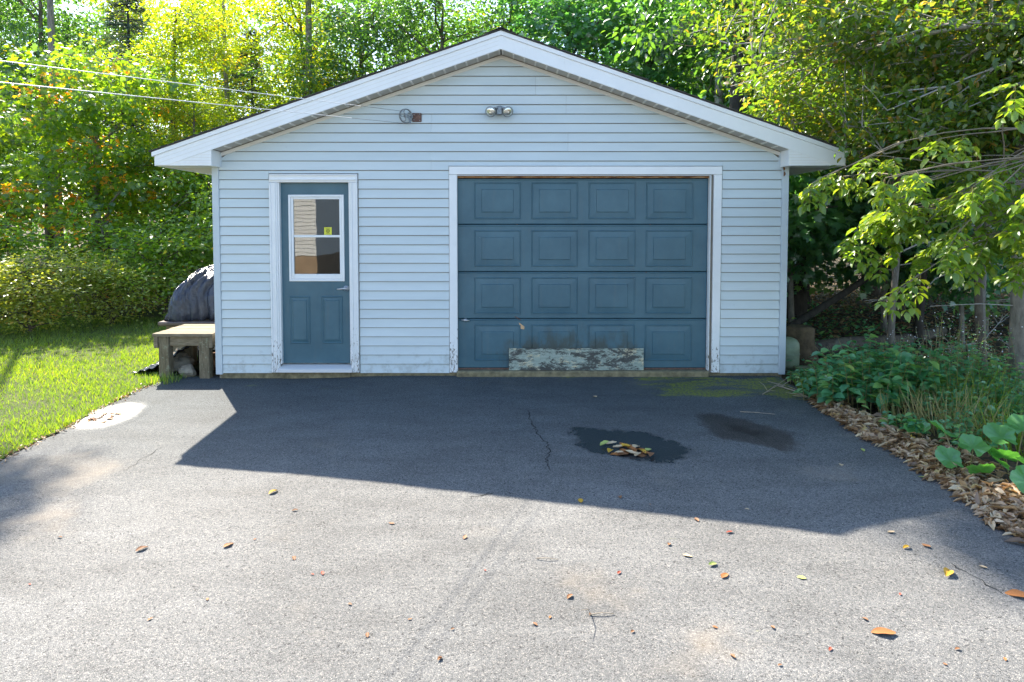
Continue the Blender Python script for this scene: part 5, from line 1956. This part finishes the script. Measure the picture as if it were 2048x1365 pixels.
# ---------------------------------------------------------------- weeds on the right bank
def herb(px, py, h, nst, lsize, seed, label, m='leaf_weed', spread=0.22, flowers=False, name='leafy_weed', tpl=None, per=7):
    p = on_ground(px, py)
    rg = np.random.default_rng(seed)
    o = empty(name, (p.x, p.y, gz(p.x, p.y)), 0, label, 'plant', 'weeds on the right bank')
    P = []; Dd = []; sz = []; fl_ = []
    mb = MB()
    for i in range(nst):
        a = rg.random() * 2 * PI; q = spread * math.sqrt(rg.random())
        x0, y0 = q * math.cos(a), q * math.sin(a)
        hh = h * rg.uniform(0.55, 1.05)
        lx, ly = rg.normal() * 0.16 * hh, rg.normal() * 0.16 * hh
        pts = [Vector((x0 + lx * t * t, y0 + ly * t * t, -0.03 + (hh + 0.03) * t)) for t in (0, 0.35, 0.7, 1.0)]
        mb.tube(pts, [0.004, 0.0035, 0.0025, 0.0015], 4, False)
        for j in range(per):
            t = 0.22 + 0.78 * (j + rg.random() * 0.6) / per
            t = min(t, 1.0)
            k_ = min(int(t * 3), 2)
            b = pts[0].lerp(pts[3], t); b = Vector((x0 + lx * t * t, y0 + ly * t * t, hh * t))
            for s_ in (0, 1):
                aa = j * 1.57 + s_ * PI + rg.random() * 0.8
                P.append(tuple(b)); Dd.append((math.cos(aa), math.sin(aa), rg.uniform(-0.35, 0.35))); sz.append(lsize * (1.15 - 0.55 * t) * rg.uniform(0.75, 1.2))
        if flowers:
            for j in range(4):
                fl_.append((pts[3].x + rg.normal() * 0.06, pts[3].y + rg.normal() * 0.06, hh * rg.uniform(0.78, 1.05)))
    tag(mb.build('stems', M['straw'], o), kind='stuff')
    P = np.array(P); Dd = np.array(Dd); N = len(P)
    me = leaf_mesh('foliage', tpl or T_ovate(), P, Dd, rg.normal(size=(N, 3)) * 0.3 + np.array([0, 0, 1]), np.array(sz), np.clip(rg.random(N) * 0.95, 0, 1), M[m])
    link(bpy.data.objects.new('foliage', me), o)
    if flowers:
        F_ = np.array(fl_); N = len(F_)
        me = leaf_mesh('flowers', (np.array([(0.5 * math.cos(2 * PI * k / 6), 0.5 * math.sin(2 * PI * k / 6), 0.05 * (k % 2)) for k in range(6)]), [(0, 1, 2, 3, 4, 5)]), F_, rg.normal(size=(N, 3)), rg.normal(size=(N, 3)) * 0.5 + np.array([0, -0.5, 1]), 0.011 * rg.uniform(0.6, 1.3, N), rg.random(N), M['flower'])
        tag(link(bpy.data.objects.new('flowers', me), o), kind='stuff')
    return o


herb(1650, 800, 0.42, 16, 0.12, 1, 'low bright weed at inner end of bank near garage corner')
herb(1700, 812, 0.55, 18, 0.15, 2, 'broad leaved weed second along the bank from garage', spread=0.26)
herb(1755, 815, 0.62, 20, 0.17, 3, 'broad leaved teal weed third along the bank', spread=0.26)
herb(1815, 812, 0.68, 20, 0.19, 4, 'broad leaved weed with the widest leaves in middle of bank', spread=0.24, per=5)
herb(1735, 775, 0.80, 1, 0.15, 5, 'tall single stemmed weed standing above the others on bank', spread=0.02, per=14)
herb(1850, 790, 0.72, 18, 0.045, 6, 'white flowering aster in middle of bank', 'leaf_weed', 0.30, True, 'aster')
herb(1905, 780, 0.80, 18, 0.045, 7, 'white flowering aster in front of twin stems', 'leaf_weed', 0.30, True, 'aster')
herb(1975, 790, 0.72, 18, 0.05, 8, 'white flowering aster left of thick grey trunk', 'leaf_weed', 0.32, True, 'aster')
herb(1640, 765, 0.30, 12, 0.08, 9, 'low weed in front of edging timber', spread=0.22)
herb(1600, 764, 0.16, 8, 0.07, 10, 'tiny weed at foot of right garage corner', spread=0.12)
herb(1985, 850, 0.42, 14, 0.10, 11, 'weedy clump above the coltsfoot at right', spread=0.3)
herb(2045, 850, 0.46, 14, 0.09, 12, 'weedy clump at right picture edge', spread=0.3)
herb(1900, 850, 0.34, 12, 0.085, 13, 'low weed behind the leaf litter in middle of bank', spread=0.25)
herb(1810, 868, 0.20, 8, 0.10, 14, 'small weed growing out of the leaf litter', spread=0.14)


herb(1880, 815, 0.60, 18, 0.10, 21, 'mid green weed behind the straw tufts', spread=0.28)
herb(1935, 805, 0.62, 18, 0.11, 22, 'mid green weed in front of the twin stems', spread=0.3)
herb(2010, 815, 0.55, 18, 0.10, 23, 'mid green weed at foot of thick grey trunk', spread=0.3)
herb(1690, 770, 0.45, 14, 0.10, 24, 'mid green weed behind the edging timber end', spread=0.25)
herb(1770, 770, 0.55, 16, 0.11, 25, 'mid green weed at foot of slim grey sapling', spread=0.3)
herb(1945, 900, 0.30, 12, 0.08, 26, 'low weed between straw tufts and coltsfoot', spread=0.25)


def grass_tuft(px, py, h, n, spread, seed, label, m='straw', wdt=0.010):
    p = on_ground(px, py)
    rg = np.random.default_rng(seed)
    o = empty('grass_tuft', (p.x, p.y, gz(p.x, p.y)), 0, label, 'grass', 'grass tufts on the right bank')
    a = rg.random(n) * 2 * PI; q = spread * np.sqrt(rg.random(n))
    pos = np.stack([q * np.cos(a), q * np.sin(a), np.full(n, -0.02)], 1)
    d = np.stack([np.cos(a) * 0.3 + rg.normal(size=n) * 0.22, np.sin(a) * 0.3 + rg.normal(size=n) * 0.22, np.ones(n)], 1)
    T = np.array([(-0.5, 0, 0), (0.5, 0, 0), (0.42, 0.45, 0.5), (-0.42, 0.45, 0.5), (0.0, 0.95, 2.5)]); T[:, 0] *= wdt / h * 1.0; T[:, 2] *= 0.05
    T[:, 2] *= -1
    me = leaf_mesh('blades', (T, [(0, 1, 2, 3), (3, 2, 4)]), pos, d, rg.normal(size=(n, 3)), h * rg.uniform(0.5, 1.1, n), rg.random(n), M[m])
    link(bpy.data.objects.new('blades', me), o)


grass_tuft(1870, 850, 0.45, 60, 0.22, 1, 'dry straw grass tuft left in middle of bank')
grass_tuft(1915, 865, 0.5, 80, 0.24, 2, 'dry straw grass tuft below the asters')
grass_tuft(1960, 880, 0.45, 60, 0.25, 3, 'dry straw grass tuft above the coltsfoot')
grass_tuft(1800, 835, 0.34, 90, 0.18, 4, 'short straw tuft behind the leaf litter')
grass_tuft(2035, 900, 0.5, 120, 0.25, 5, 'green grass tuft at right picture edge', 'grass')
grass_tuft(1940, 830, 0.6, 140, 0.3, 6, 'tall green grass tuft below the twin stems', 'grass')
grass_tuft(1620, 775, 0.2, 60, 0.15, 7, 'small green tuft beside right garage corner', 'grass')

# ground cover under the weeds and in the wood
rg = np.random.default_rng(15)
N = 9000
x = rg.uniform(3.2, 11, N); y = rg.uniform(-4.5, 6, N)
keep = (x > 3.35 + 0.10 * rg.normal(size=N)) & ~((x < 4.3) & (y < -1.7)) & (rg.random(N) < np.where(x < 6, 1.0, 0.35))
x, y = x[keep], y[keep]; N = len(x)
z = np.array([gz(a, b) for a, b in zip(x, y)]) - 0.03 + rg.random(N) ** 2 * 0.22
me = leaf_mesh('ground_cover', T_ovate(), np.stack([x, y, z], 1), rg.normal(size=(N, 3)) * np.array([1, 1, 0.4]) + np.array([0, 0, 0.2]), rg.normal(size=(N, 3)) * 0.35 + np.array([0, 0, 1]), 0.07 * rg.uniform(0.5, 1.4, N), rg.random(N) * 0.95, M['leaf_weed'])
o = link(bpy.data.objects.new('ground_cover', me)); tag(o, 'low green ground cover on the bank and into the wood', 'ground cover', kind='stuff')


# coltsfoot: big round leaves, each an object of its own
def round_leaf_mesh(seed, r):
    rn = random.Random(seed)
    V = [(0, 0, 0)]; loops = []; tot = []; rnd = [0.5]
    n = 40
    for j, f in ((0, 0.5), (1, 1.0)):
        for k in range(n):
            t = -PI / 2 + 0.22 + (2 * PI - 0.44) * k / (n - 1)
            rr_ = r * f * (1 + 0.09 * math.sin(5 * t + seed) + 0.045 * math.cos(11 * t) + 0.02 * rn.uniform(-1, 1)) * (1.0 if f < 1 else 1.0)
            V.append((rr_ * math.cos(t), rr_ * math.sin(t) + r * 0.25, 0.12 * r * math.sin(3 * t + seed) * f + 0.16 * r * f * f + 0.035 * r * f * math.cos(11 * t)))
            rnd.append(0.35 + 0.3 * f)
    for k in range(n - 1):
        loops += [0, 1 + k, 2 + k]; tot.append(3)
        a = 1 + k
        loops += [a, a + n, a + n + 1, a + 1]; tot.append(4)
    return mesh_np('leaf', V, loops, tot, M['leaf_big'], {'rnd': rnd}, smooth=True)


LM = [round_leaf_mesh(s_, 1.0) for s_ in (1, 2, 3)]


def coltsfoot(px, py, leaves, label):
    p = on_ground(px, py)
    o = empty('coltsfoot', (p.x, p.y, gz(p.x, p.y)), 0, label, 'plant', 'coltsfoot plants on the right bank')
    mb = MB()
    for i, (lx, ly, lz, r, rx, ry, rz_) in enumerate(leaves):
        lo = bpy.data.objects.new('leaf', LM[i % 3]); link(lo, o)
        lo.location = (lx, ly, lz); lo.scale = (r * 0.82,) * 3; lo.rotation_euler = (R(rx), R(ry), R(rz_))
        mb.tube([(0.3 * lx, 0.3 * ly, -0.03), (0.7 * lx, 0.7 * ly, lz * 0.6), (lx, ly, lz)], 0.004, 5, False)
    mb.build('stalks', M['straw'], o)


coltsfoot(1935, 950, [(-0.16, -0.05, 0.12, 0.115, 38, -10, 20), (0.02, -0.02, 0.20, 0.115, 30, 5, -30), (0.16, -0.10, 0.12, 0.11, 40, 15, 60), (-0.02, -0.16, 0.08, 0.10, 45, 0, 170), (-0.10, 0.12, 0.28, 0.12, 30, -12, 90)], 'coltsfoot with big round leaves left of the pair at right')
coltsfoot(2025, 945, [(-0.10, -0.02, 0.26, 0.13, 32, -8, 10), (0.08, 0.02, 0.30, 0.14, 28, 10, -40), (0.12, -0.16, 0.16, 0.12, 42, 14, 80), (-0.16, -0.12, 0.15, 0.11, 40, -10, 150)], 'coltsfoot with big round leaves at right picture edge')
coltsfoot(2062, 1010, [(-0.04, -0.04, 0.15, 0.12, 45, -15, 0), (0.08, 0.05, 0.2, 0.13, 30, 10, 70)], 'coltsfoot nearest the camera, cut by right picture edge')
coltsfoot(1832, 880, [(-0.05, 0, 0.08, 0.06, 35, 0, 20), (0.05, -0.02, 0.10, 0.06, 40, 0, -60), (0.0, 0.06, 0.13, 0.055, 30, 0, 140)], 'small coltsfoot among the leaf litter')

# leaf litter along the right edge of the driveway
rg = np.random.default_rng(25)
N = 5200
t = rg.random(N)
y = -0.9 - 5.0 * t
wd_ = 0.08 + 0.36 * np.clip((-y - 0.9) / 1.6, 0, 1)
x = DR + np.array([wob(a, 4.0) for a in y]) - 0.05 + wd_ * rg.random(N) ** 1.1 * rg.uniform(0.5, 1.5, N)
z = np.array([gz(a, b) for a, b in zip(x, y)]) + 0.008 + 0.05 * rg.random(N) * np.clip((x - DR) / 0.15, 0.05, 1)
me = leaf_mesh('leaf_litter', T_litter(), np.stack([x, y, z], 1), rg.normal(size=(N, 3)) * np.array([1, 1, 0.22]), rg.normal(size=(N, 3)) * 0.35 + np.array([0, 0, 1]), 0.078 * rg.uniform(0.45, 1.4, N), rg.random(N), M['litter'])
o = link(bpy.data.objects.new('leaf_litter', me)); tag(o, 'drift of tan dead leaves along right edge of the driveway', 'dead leaves', kind='stuff')
N = 5000
x = rg.uniform(3.3, 12, N); y = rg.uniform(0.1, 9, N)
z = np.array([gz(a, b) for a, b in zip(x, y)]) - 0.02 + 0.03 * rg.random(N)
me = leaf_mesh('woodland_litter', T_litter(), np.stack([x, y, z], 1), rg.normal(size=(N, 3)) * np.array([1, 1, 0.2]), rg.normal(size=(N, 3)) * 0.3 + np.array([0, 0, 1]), 0.085 * rg.uniform(0.6, 1.3, N), rg.random(N) * 0.8, M['litter'])
o = link(bpy.data.objects.new('woodland_litter', me)); tag(o, 'brown dead leaves on the floor of the wood', 'dead leaves', kind='stuff')

# lawn grass
rg = np.random.default_rng(33)
N = 150000
u = rg.random(N)
y = -5.2 + 9.6 * rg.random(N)
x = np.where(rg.random(N) < 0.75, DL - 5.2 * rg.random(N) ** 1.25, DL - 14 * rg.random(N))
edge = np.array([DL + wob(a, 1.0) for a in y]) - 0.01
x = np.minimum(x, edge + 0.05 * rg.normal(size=N) * (y < 0.2))
N = len(x)
z = -0.03 + 0.03 * np.minimum(y, 0) - 0.03 * np.clip((1.5 - y) / 1.2, 0, 1) + 0.012 * np.maximum(y, 0)
pos = np.stack([x, y, z], 1)
d = np.stack([rg.normal(size=N) * 0.42, rg.normal(size=N) * 0.42, np.ones(N)], 1)
T = np.array([(-0.055, 0, 0), (0.055, 0, 0), (0.045, 0.55, 0.06), (-0.045, 0.55, 0.06), (0, 1.0, 0.22)])
patch = 0.5 + 0.5 * np.sin(x * 2.1 + 1.3 * np.sin(y * 1.7)) * np.sin(y * 2.6 + x)
me = leaf_mesh('grass', (T, [(0, 1, 2, 3), (3, 2, 4)]), pos, d, rg.normal(size=(N, 3)), (0.030 + 0.020 * patch) * rg.uniform(0.6, 1.5, N), np.clip(rg.random(N) * 0.8 + 0.2 * patch, 0, 1), M['grass'])
o = link(bpy.data.objects.new('grass', me)); tag(o, 'bright mown grass of the lawn left of the driveway', 'grass', kind='stuff')
# rough tufts along the bench and asphalt edge
grp = 'grass tufts by the bench'
for i, (px, py, h) in enumerate(((300, 768, 0.16), (338, 765, 0.16), (352, 758, 0.13))):
    grass_tuft(px, py, h, 70, 0.10, 50 + i, ('grass tuft left of left bench leg', 'grass tuft right of left bench leg', 'grass tuft among the rocks under bench')[i], 'grass', 0.006)
lab = 'fringe of dead leaves along left edge of the driveway'
N = 260
y = rg.uniform(-3.2, -0.3, N); x = np.array([DL + wob(a, 1.0) for a in y]) + rg.normal(size=N) * 0.035
z = np.array([gz(a, b) for a, b in zip(x, y)]) + 0.012
me = leaf_mesh('edge_litter', T_litter(), np.stack([x, y, z], 1), rg.normal(size=(N, 3)) * np.array([1, 1, 0.25]), rg.normal(size=(N, 3)) * 0.4 + np.array([0, 0, 1]), 0.035 * rg.uniform(0.5, 1.4, N), rg.random(N) * 0.7, M['litter'])
o = link(bpy.data.objects.new('edge_litter', me)); tag(o, lab, 'dead leaves', kind='stuff')


# ---------------------------------------------------------------- fallen leaves and twigs on the asphalt
def fallen_mesh(seed, m):
    rn = random.Random(seed)
    rows = 7
    V = []; loops = []; tot = []
    curl = rn.uniform(0.02, 0.45); bend = rn.uniform(-0.5, 0.6)
    for j in range(rows):
        t = j / (rows - 1)
        w_ = 0.30 * math.sin(PI * min(t * 0.92 + 0.04, 1)) ** 0.8 * (1 + 0.12 * rn.uniform(-1, 1))
        zc = 0.10 * bend * math.sin(t * PI * 1.3)
        for i in range(5):
            s_ = (i - 2) / 2
            V.append((w_ * s_ * (1 - 0.35 * curl * abs(s_)), t - 0.5, zc + curl * 0.34 * w_ / 0.3 * s_ * s_ + 0.02 * rn.uniform(-1, 1) + 0.03))
    for j in range(rows - 1):
        for i in range(4):
            a = j * 5 + i
            loops += [a, a + 1, a + 6, a + 5]; tot.append(4)
    mn = min(v[2] for v in V)
    V = [(v[0], v[1], v[2] - mn) for v in V]
    return mesh_np('fallen_leaf', V, loops, tot, M[m], smooth=True)


FM = {}
for i, m in enumerate(('leaf_gold', 'leaf_brown', 'leaf_rust', 'leaf_pale', 'leaf_lime', 'leaf_red')):
    FM[m] = [fallen_mesh(i * 5 + k, m) for k in range(3)]
rn = random.Random(3)


def fallen(px, py, size, m, label, group='fallen leaves on the driveway', dz=0.004, rz_=None):
    p = on_ground(px, py)
    o = bpy.data.objects.new('fallen_leaf', rn.choice(FM[m])); link(o)
    o.location = (p.x, p.y, gz(p.x, p.y) + dz)
    o.scale = (size, size, size)
    o.rotation_euler = (rn.uniform(-.15, .15), rn.uniform(-.15, .15), rn.uniform(0, 6.28) if rz_ is None else rz_)
    tag(o, label, 'leaf', group)


for px, py, s_, m, lab in (
    (547, 986, 0.10, 'leaf_gold', 'yellow leaf lying just below the shadow on the left'),
    (1161, 1003, 0.085, 'leaf_gold', 'small yellow leaf below the shadow in middle of driveway'),
    (1240, 996, 0.07, 'leaf_brown', 'brown leaf touching the shadow edge in middle of driveway'),
    (284, 1100, 0.09, 'leaf_brown', 'curled brown leaf alone on bright asphalt at far left'),
    (457, 1092, 0.09, 'leaf_rust', 'narrow brown leaf on bright asphalt left of middle'),
    (645, 1148, 0.045, 'leaf_red', 'tiny red leaf on bright asphalt left of middle'),
    (1425, 1131, 0.075, 'leaf_lime', 'green yellow leaf right of middle on bright asphalt'),
    (1449, 1153, 0.085, 'leaf_rust', 'rust coloured leaf just below the green yellow one'),
    (1767, 1268, 0.14, 'leaf_rust', 'big curled rust leaf low at right'),
    (1896, 1149, 0.13, 'leaf_gold', 'big golden leaf at right on bright asphalt'),
    (1782, 1066, 0.06, 'leaf_pale', 'tan leaf at the point of the shadow'),
    (1813, 1097, 0.07, 'leaf_gold', 'small amber leaf below the point of the shadow'),
    (1852, 1093, 0.08, 'leaf_brown', 'brown leaf at edge of the tree shadow at right'),
    (1603, 1157, 0.06, 'leaf_lime', 'small olive leaf between rust and golden leaves at right'),
    (2035, 1192, 0.14, 'leaf_rust', 'cluster leaf at right picture edge on bright asphalt'),
    (1190, 795, 0.10, 'leaf_pale', 'pale crumpled leaf alone on shaded asphalt before overhead door'),
    (1730, 871, 0.07, 'leaf_pale', 'pale leaf closest to litter on shaded asphalt'),
    (1725, 902, 0.08, 'leaf_lime', 'pale green leaf on shaded asphalt near the litter'),
    (1788, 898, 0.075, 'leaf_pale', 'buff leaf beside the litter edge on shaded asphalt'),
    (1682, 931, 0.085, 'leaf_pale', 'buff leaf in open shade right of second puddle'),
    (1846, 956, 0.08, 'leaf_lime', 'flat pale green leaf in shade at right near the litter'),
    (1393, 1041, 0.06, 'leaf_brown', 'brown leaf below shadow line right of middle'),
    (1459, 1066, 0.06, 'leaf_red', 'dark red leaf below shadow line right of middle'),
    (1338, 1090, 0.05, 'leaf_brown', 'dark speck leaf on bright asphalt in middle'),
    (1375, 1113, 0.07, 'leaf_pale', 'pale pinkish leaf on bright asphalt in middle'),
    (1238, 1147, 0.045, 'leaf_red', 'small reddish leaf on bright asphalt in middle'),
    (1140, 1195, 0.06, 'leaf_brown', 'brown leaf low in middle of bright asphalt'),
    (930, 1076, 0.06, 'leaf_brown', 'brown leaf on bright asphalt just left of middle'),
    (783, 1048, 0.05, 'leaf_brown', 'brown leaf on bright asphalt below the shadow, left of middle'),
    (590, 1022, 0.05, 'leaf_brown', 'small brown leaf near the yellow one on the left'),
    (588, 1118, 0.05, 'leaf_brown', 'dark brown leaf on bright asphalt between yellow and red leaves'),
    (1966, 1136, 0.05, 'leaf_pale', 'pale leaf in the tree shadow at right picture edge'),
    (1494, 1020, 0.04, 'leaf_pale', 'whitish leaf just inside the shadow right of middle'),
):
    fallen(px, py, s_ * 0.75, m, lab)
small = [(1100, 1236), (1300, 1010), (880, 1317), (1070, 1250), (1430, 1256), (820, 1240), (1465, 1314), (1560, 1332), (1730, 1240), (1915, 1300), (1800, 1190), (1180, 1230), (700, 1210), (415, 1200), (300, 1240), (120, 1076), (510, 1080), (735, 1272), (880, 1320), (905, 1260), (970, 1142), (1265, 1265), (1545, 1256), (1660, 1300), (2010, 1320), (1890, 1330), (60, 1170), (625, 1150)]
for px, py in small:
    fallen(px, py, rn.uniform(0.018, 0.032), rn.choice(['leaf_brown', 'leaf_brown', 'leaf_rust', 'leaf_red']), 'tiny brown leaf scrap scattered on bright asphalt', 'tiny leaf scraps on the bright asphalt')
pl = [(1223, 890, 'leaf_pale', 'leftmost buff leaf in the first puddle'), (1220, 907, 'leaf_gold', 'yellow leaf at lower left of leaf heap in puddle'), (1244, 893, 'leaf_rust', 'top leaf of leaf heap in puddle'), (1250, 899, 'leaf_gold', None), (1240, 909, 'leaf_pale', None), (1255, 907, 'leaf_rust', None), (1268, 906, 'leaf_rust', None), (1278, 902, 'leaf_rust', None), (1285, 908, 'leaf_gold', None), (1262, 911, 'leaf_pale', None), (1296, 903, 'leaf_lime', 'lime leaf at right end of leaf heap in puddle'), (1304, 915, 'leaf_brown', 'brown leaf standing apart at right of puddle heap'), (1274, 911, 'leaf_pale', None), (1248, 905, 'leaf_rust', None), (1209, 893, 'leaf_lime', 'green leaf left of leaf heap in puddle'), (1292, 911, 'leaf_rust', None), (1262, 902, 'leaf_rust', None), (1236, 900, 'leaf_pale', None), (1258, 896, 'leaf_rust', None), (1272, 898, 'leaf_pale', None), (1282, 913, 'leaf_brown', None), (1244, 912, 'leaf_brown', None), (1230, 911, 'leaf_rust', None)]
for px, py, m, lab in pl:
    fallen(px, py, rn.uniform(0.075, 0.105), m, lab or {'leaf_gold': 'golden', 'leaf_rust': 'rust brown', 'leaf_pale': 'buff', 'leaf_brown': 'dark brown'}[m] + ' leaf inside the leaf heap in the first puddle', 'leaves floating in the puddle', rn.uniform(0.004, 0.02))
for k in range(14):
    fallen(208 + rn.uniform(-36, 36), 836 + rn.uniform(-9, 10), rn.uniform(0.05, 0.085), rn.choice(['leaf_brown', 'leaf_brown', 'leaf_rust']), 'soaked brown leaf in the bright puddle by the lawn', 'leaves in the bright puddle', 0.004)
for k, (px, py) in enumerate(((968, 742), (1022, 743), (1080, 745), (1170, 742), (1270, 743), (1340, 744), (1405, 746), (1460, 751), (1510, 752), (905, 748))):
    fallen(px, py, rn.uniform(0.05, 0.09), rn.choice(['leaf_pale', 'leaf_rust', 'leaf_brown']), 'dead leaf lying against the garage sill', 'leaves along the garage sill', 0.004)

# twigs
def twig(pxs, r, label, seed, forks=0, dz=0.006):
    rn = random.Random(seed)
    pts = [on_ground(*p) for p in pxs]
    c = pts[0].copy()
    mb = MB()
    mb.tube([p - c + Vector((0, 0, dz + 0.008 * (i % 2))) for i, p in enumerate(pts)], [r * (1 - 0.5 * i / len(pts)) for i in range(len(pts))], 6)
    for f in range(forks):
        i = rn.randint(0, len(pts) - 2)
        a = pts[i].lerp(pts[i + 1], rn.random()) - c
        q = a + Vector((rn.uniform(-.22, .22), rn.uniform(-.16, .16), rn.uniform(0.01, 0.10)))
        mb.tube([a + Vector((0, 0, dz)), a.lerp(q, 0.5) + Vector((0.01, 0.01, dz + 0.01)), q + Vector((0, 0, dz))], [r * 0.6, r * 0.5, r * 0.3], 5)
    o = mb.build('twig', M['twig'])
    o.location = c
    tag(o, label, 'twig', 'twigs on the asphalt')


twig([(1072, 1119), (1095, 1121), (1116, 1121)], 0.003, 'thin straight twig on bright asphalt in middle', 1)
twig([(1180, 1232), (1205, 1231), (1228, 1230)], 0.0035, 'thin straight twig low in middle of bright asphalt', 2, 1)
twig([(1556, 773), (1590, 785), (1620, 798), (1660, 808)], 0.007, 'forked dry branch at right edge of asphalt near garage corner', 3, 5)
twig([(1525, 790), (1545, 779), (1560, 770), (1572, 775)], 0.005, 'small forked branch before right garage corner', 4, 4)
twig([(1480, 825), (1510, 828), (1550, 830)], 0.003, 'thin twig on shaded asphalt above second puddle', 5)
# fallen log and stump in the wood
mb = MB(); rgp = [Vector((0, 0, 0.12)), Vector((0.8, 0.3, 0.16)), Vector((1.7, 0.7, 0.13)), Vector((2.6, 1.2, 0.2))]
mb.tube(rgp, [0.11, 0.10, 0.09, 0.07], 9)
o = mb.build('fallen_log', M['bark'], None, True); o.location = (3.75, 0.9, gz(3.75, 0.9) - 0.02)
tag(o, 'fallen log on the dark floor of wood beyond right garage corner', 'log')
mb = MB(); mb.lathe([(0.0, -0.05), (0.26, -0.05), (0.2, 0.1), (0.165, 0.3), (0.17, 0.42), (0.13, 0.45), (0.0, 0.40)], 14)
o = mb.build('tree_stump', simple('rotten_stump', (0.13, 0.09, 0.05), 0.95, 0.5, 10.0, bump=0.8, bscale=18), None, True); o.location = (3.72, 0.75, gz(3.7, 0.75))
tag(o, 'rotten brown stump beside the green tank', 'stump')
mb = MB(); mb.tube([(0, 0, 0.1), (1.2, 0.4, 0.7), (2.6, 0.8, 1.5), (4.0, 1.2, 2.6)], [0.06, 0.05, 0.04, 0.02], 8)
o = mb.build('leaning_dead_trunk', M['darkbark'], None, True); o.location = (3.9, 2.0, gz(3.9, 2.0))
tag(o, 'dark dead trunk leaning up to the right through the wood', 'trunk')
# two dead leaves caught on the corner post under the eave
for k, (px, py) in enumerate(((1567, 337), (1568, 348))):
    p = at(px, py, -0.04)
    o = bpy.data.objects.new('fallen_leaf', FM['leaf_brown'][k]); link(o)
    o.location = (p.x, -0.036, p.z); o.scale = (0.06,) * 3; o.rotation_euler = (R(80), R(20 * k), R(30))
    tag(o, ('upper dead leaf caught on right corner post', 'lower dead leaf caught on right corner post')[k], 'leaf')
for k_ in list(bpy.data.objects):
    if 'used' in k_:
        del k_['used']
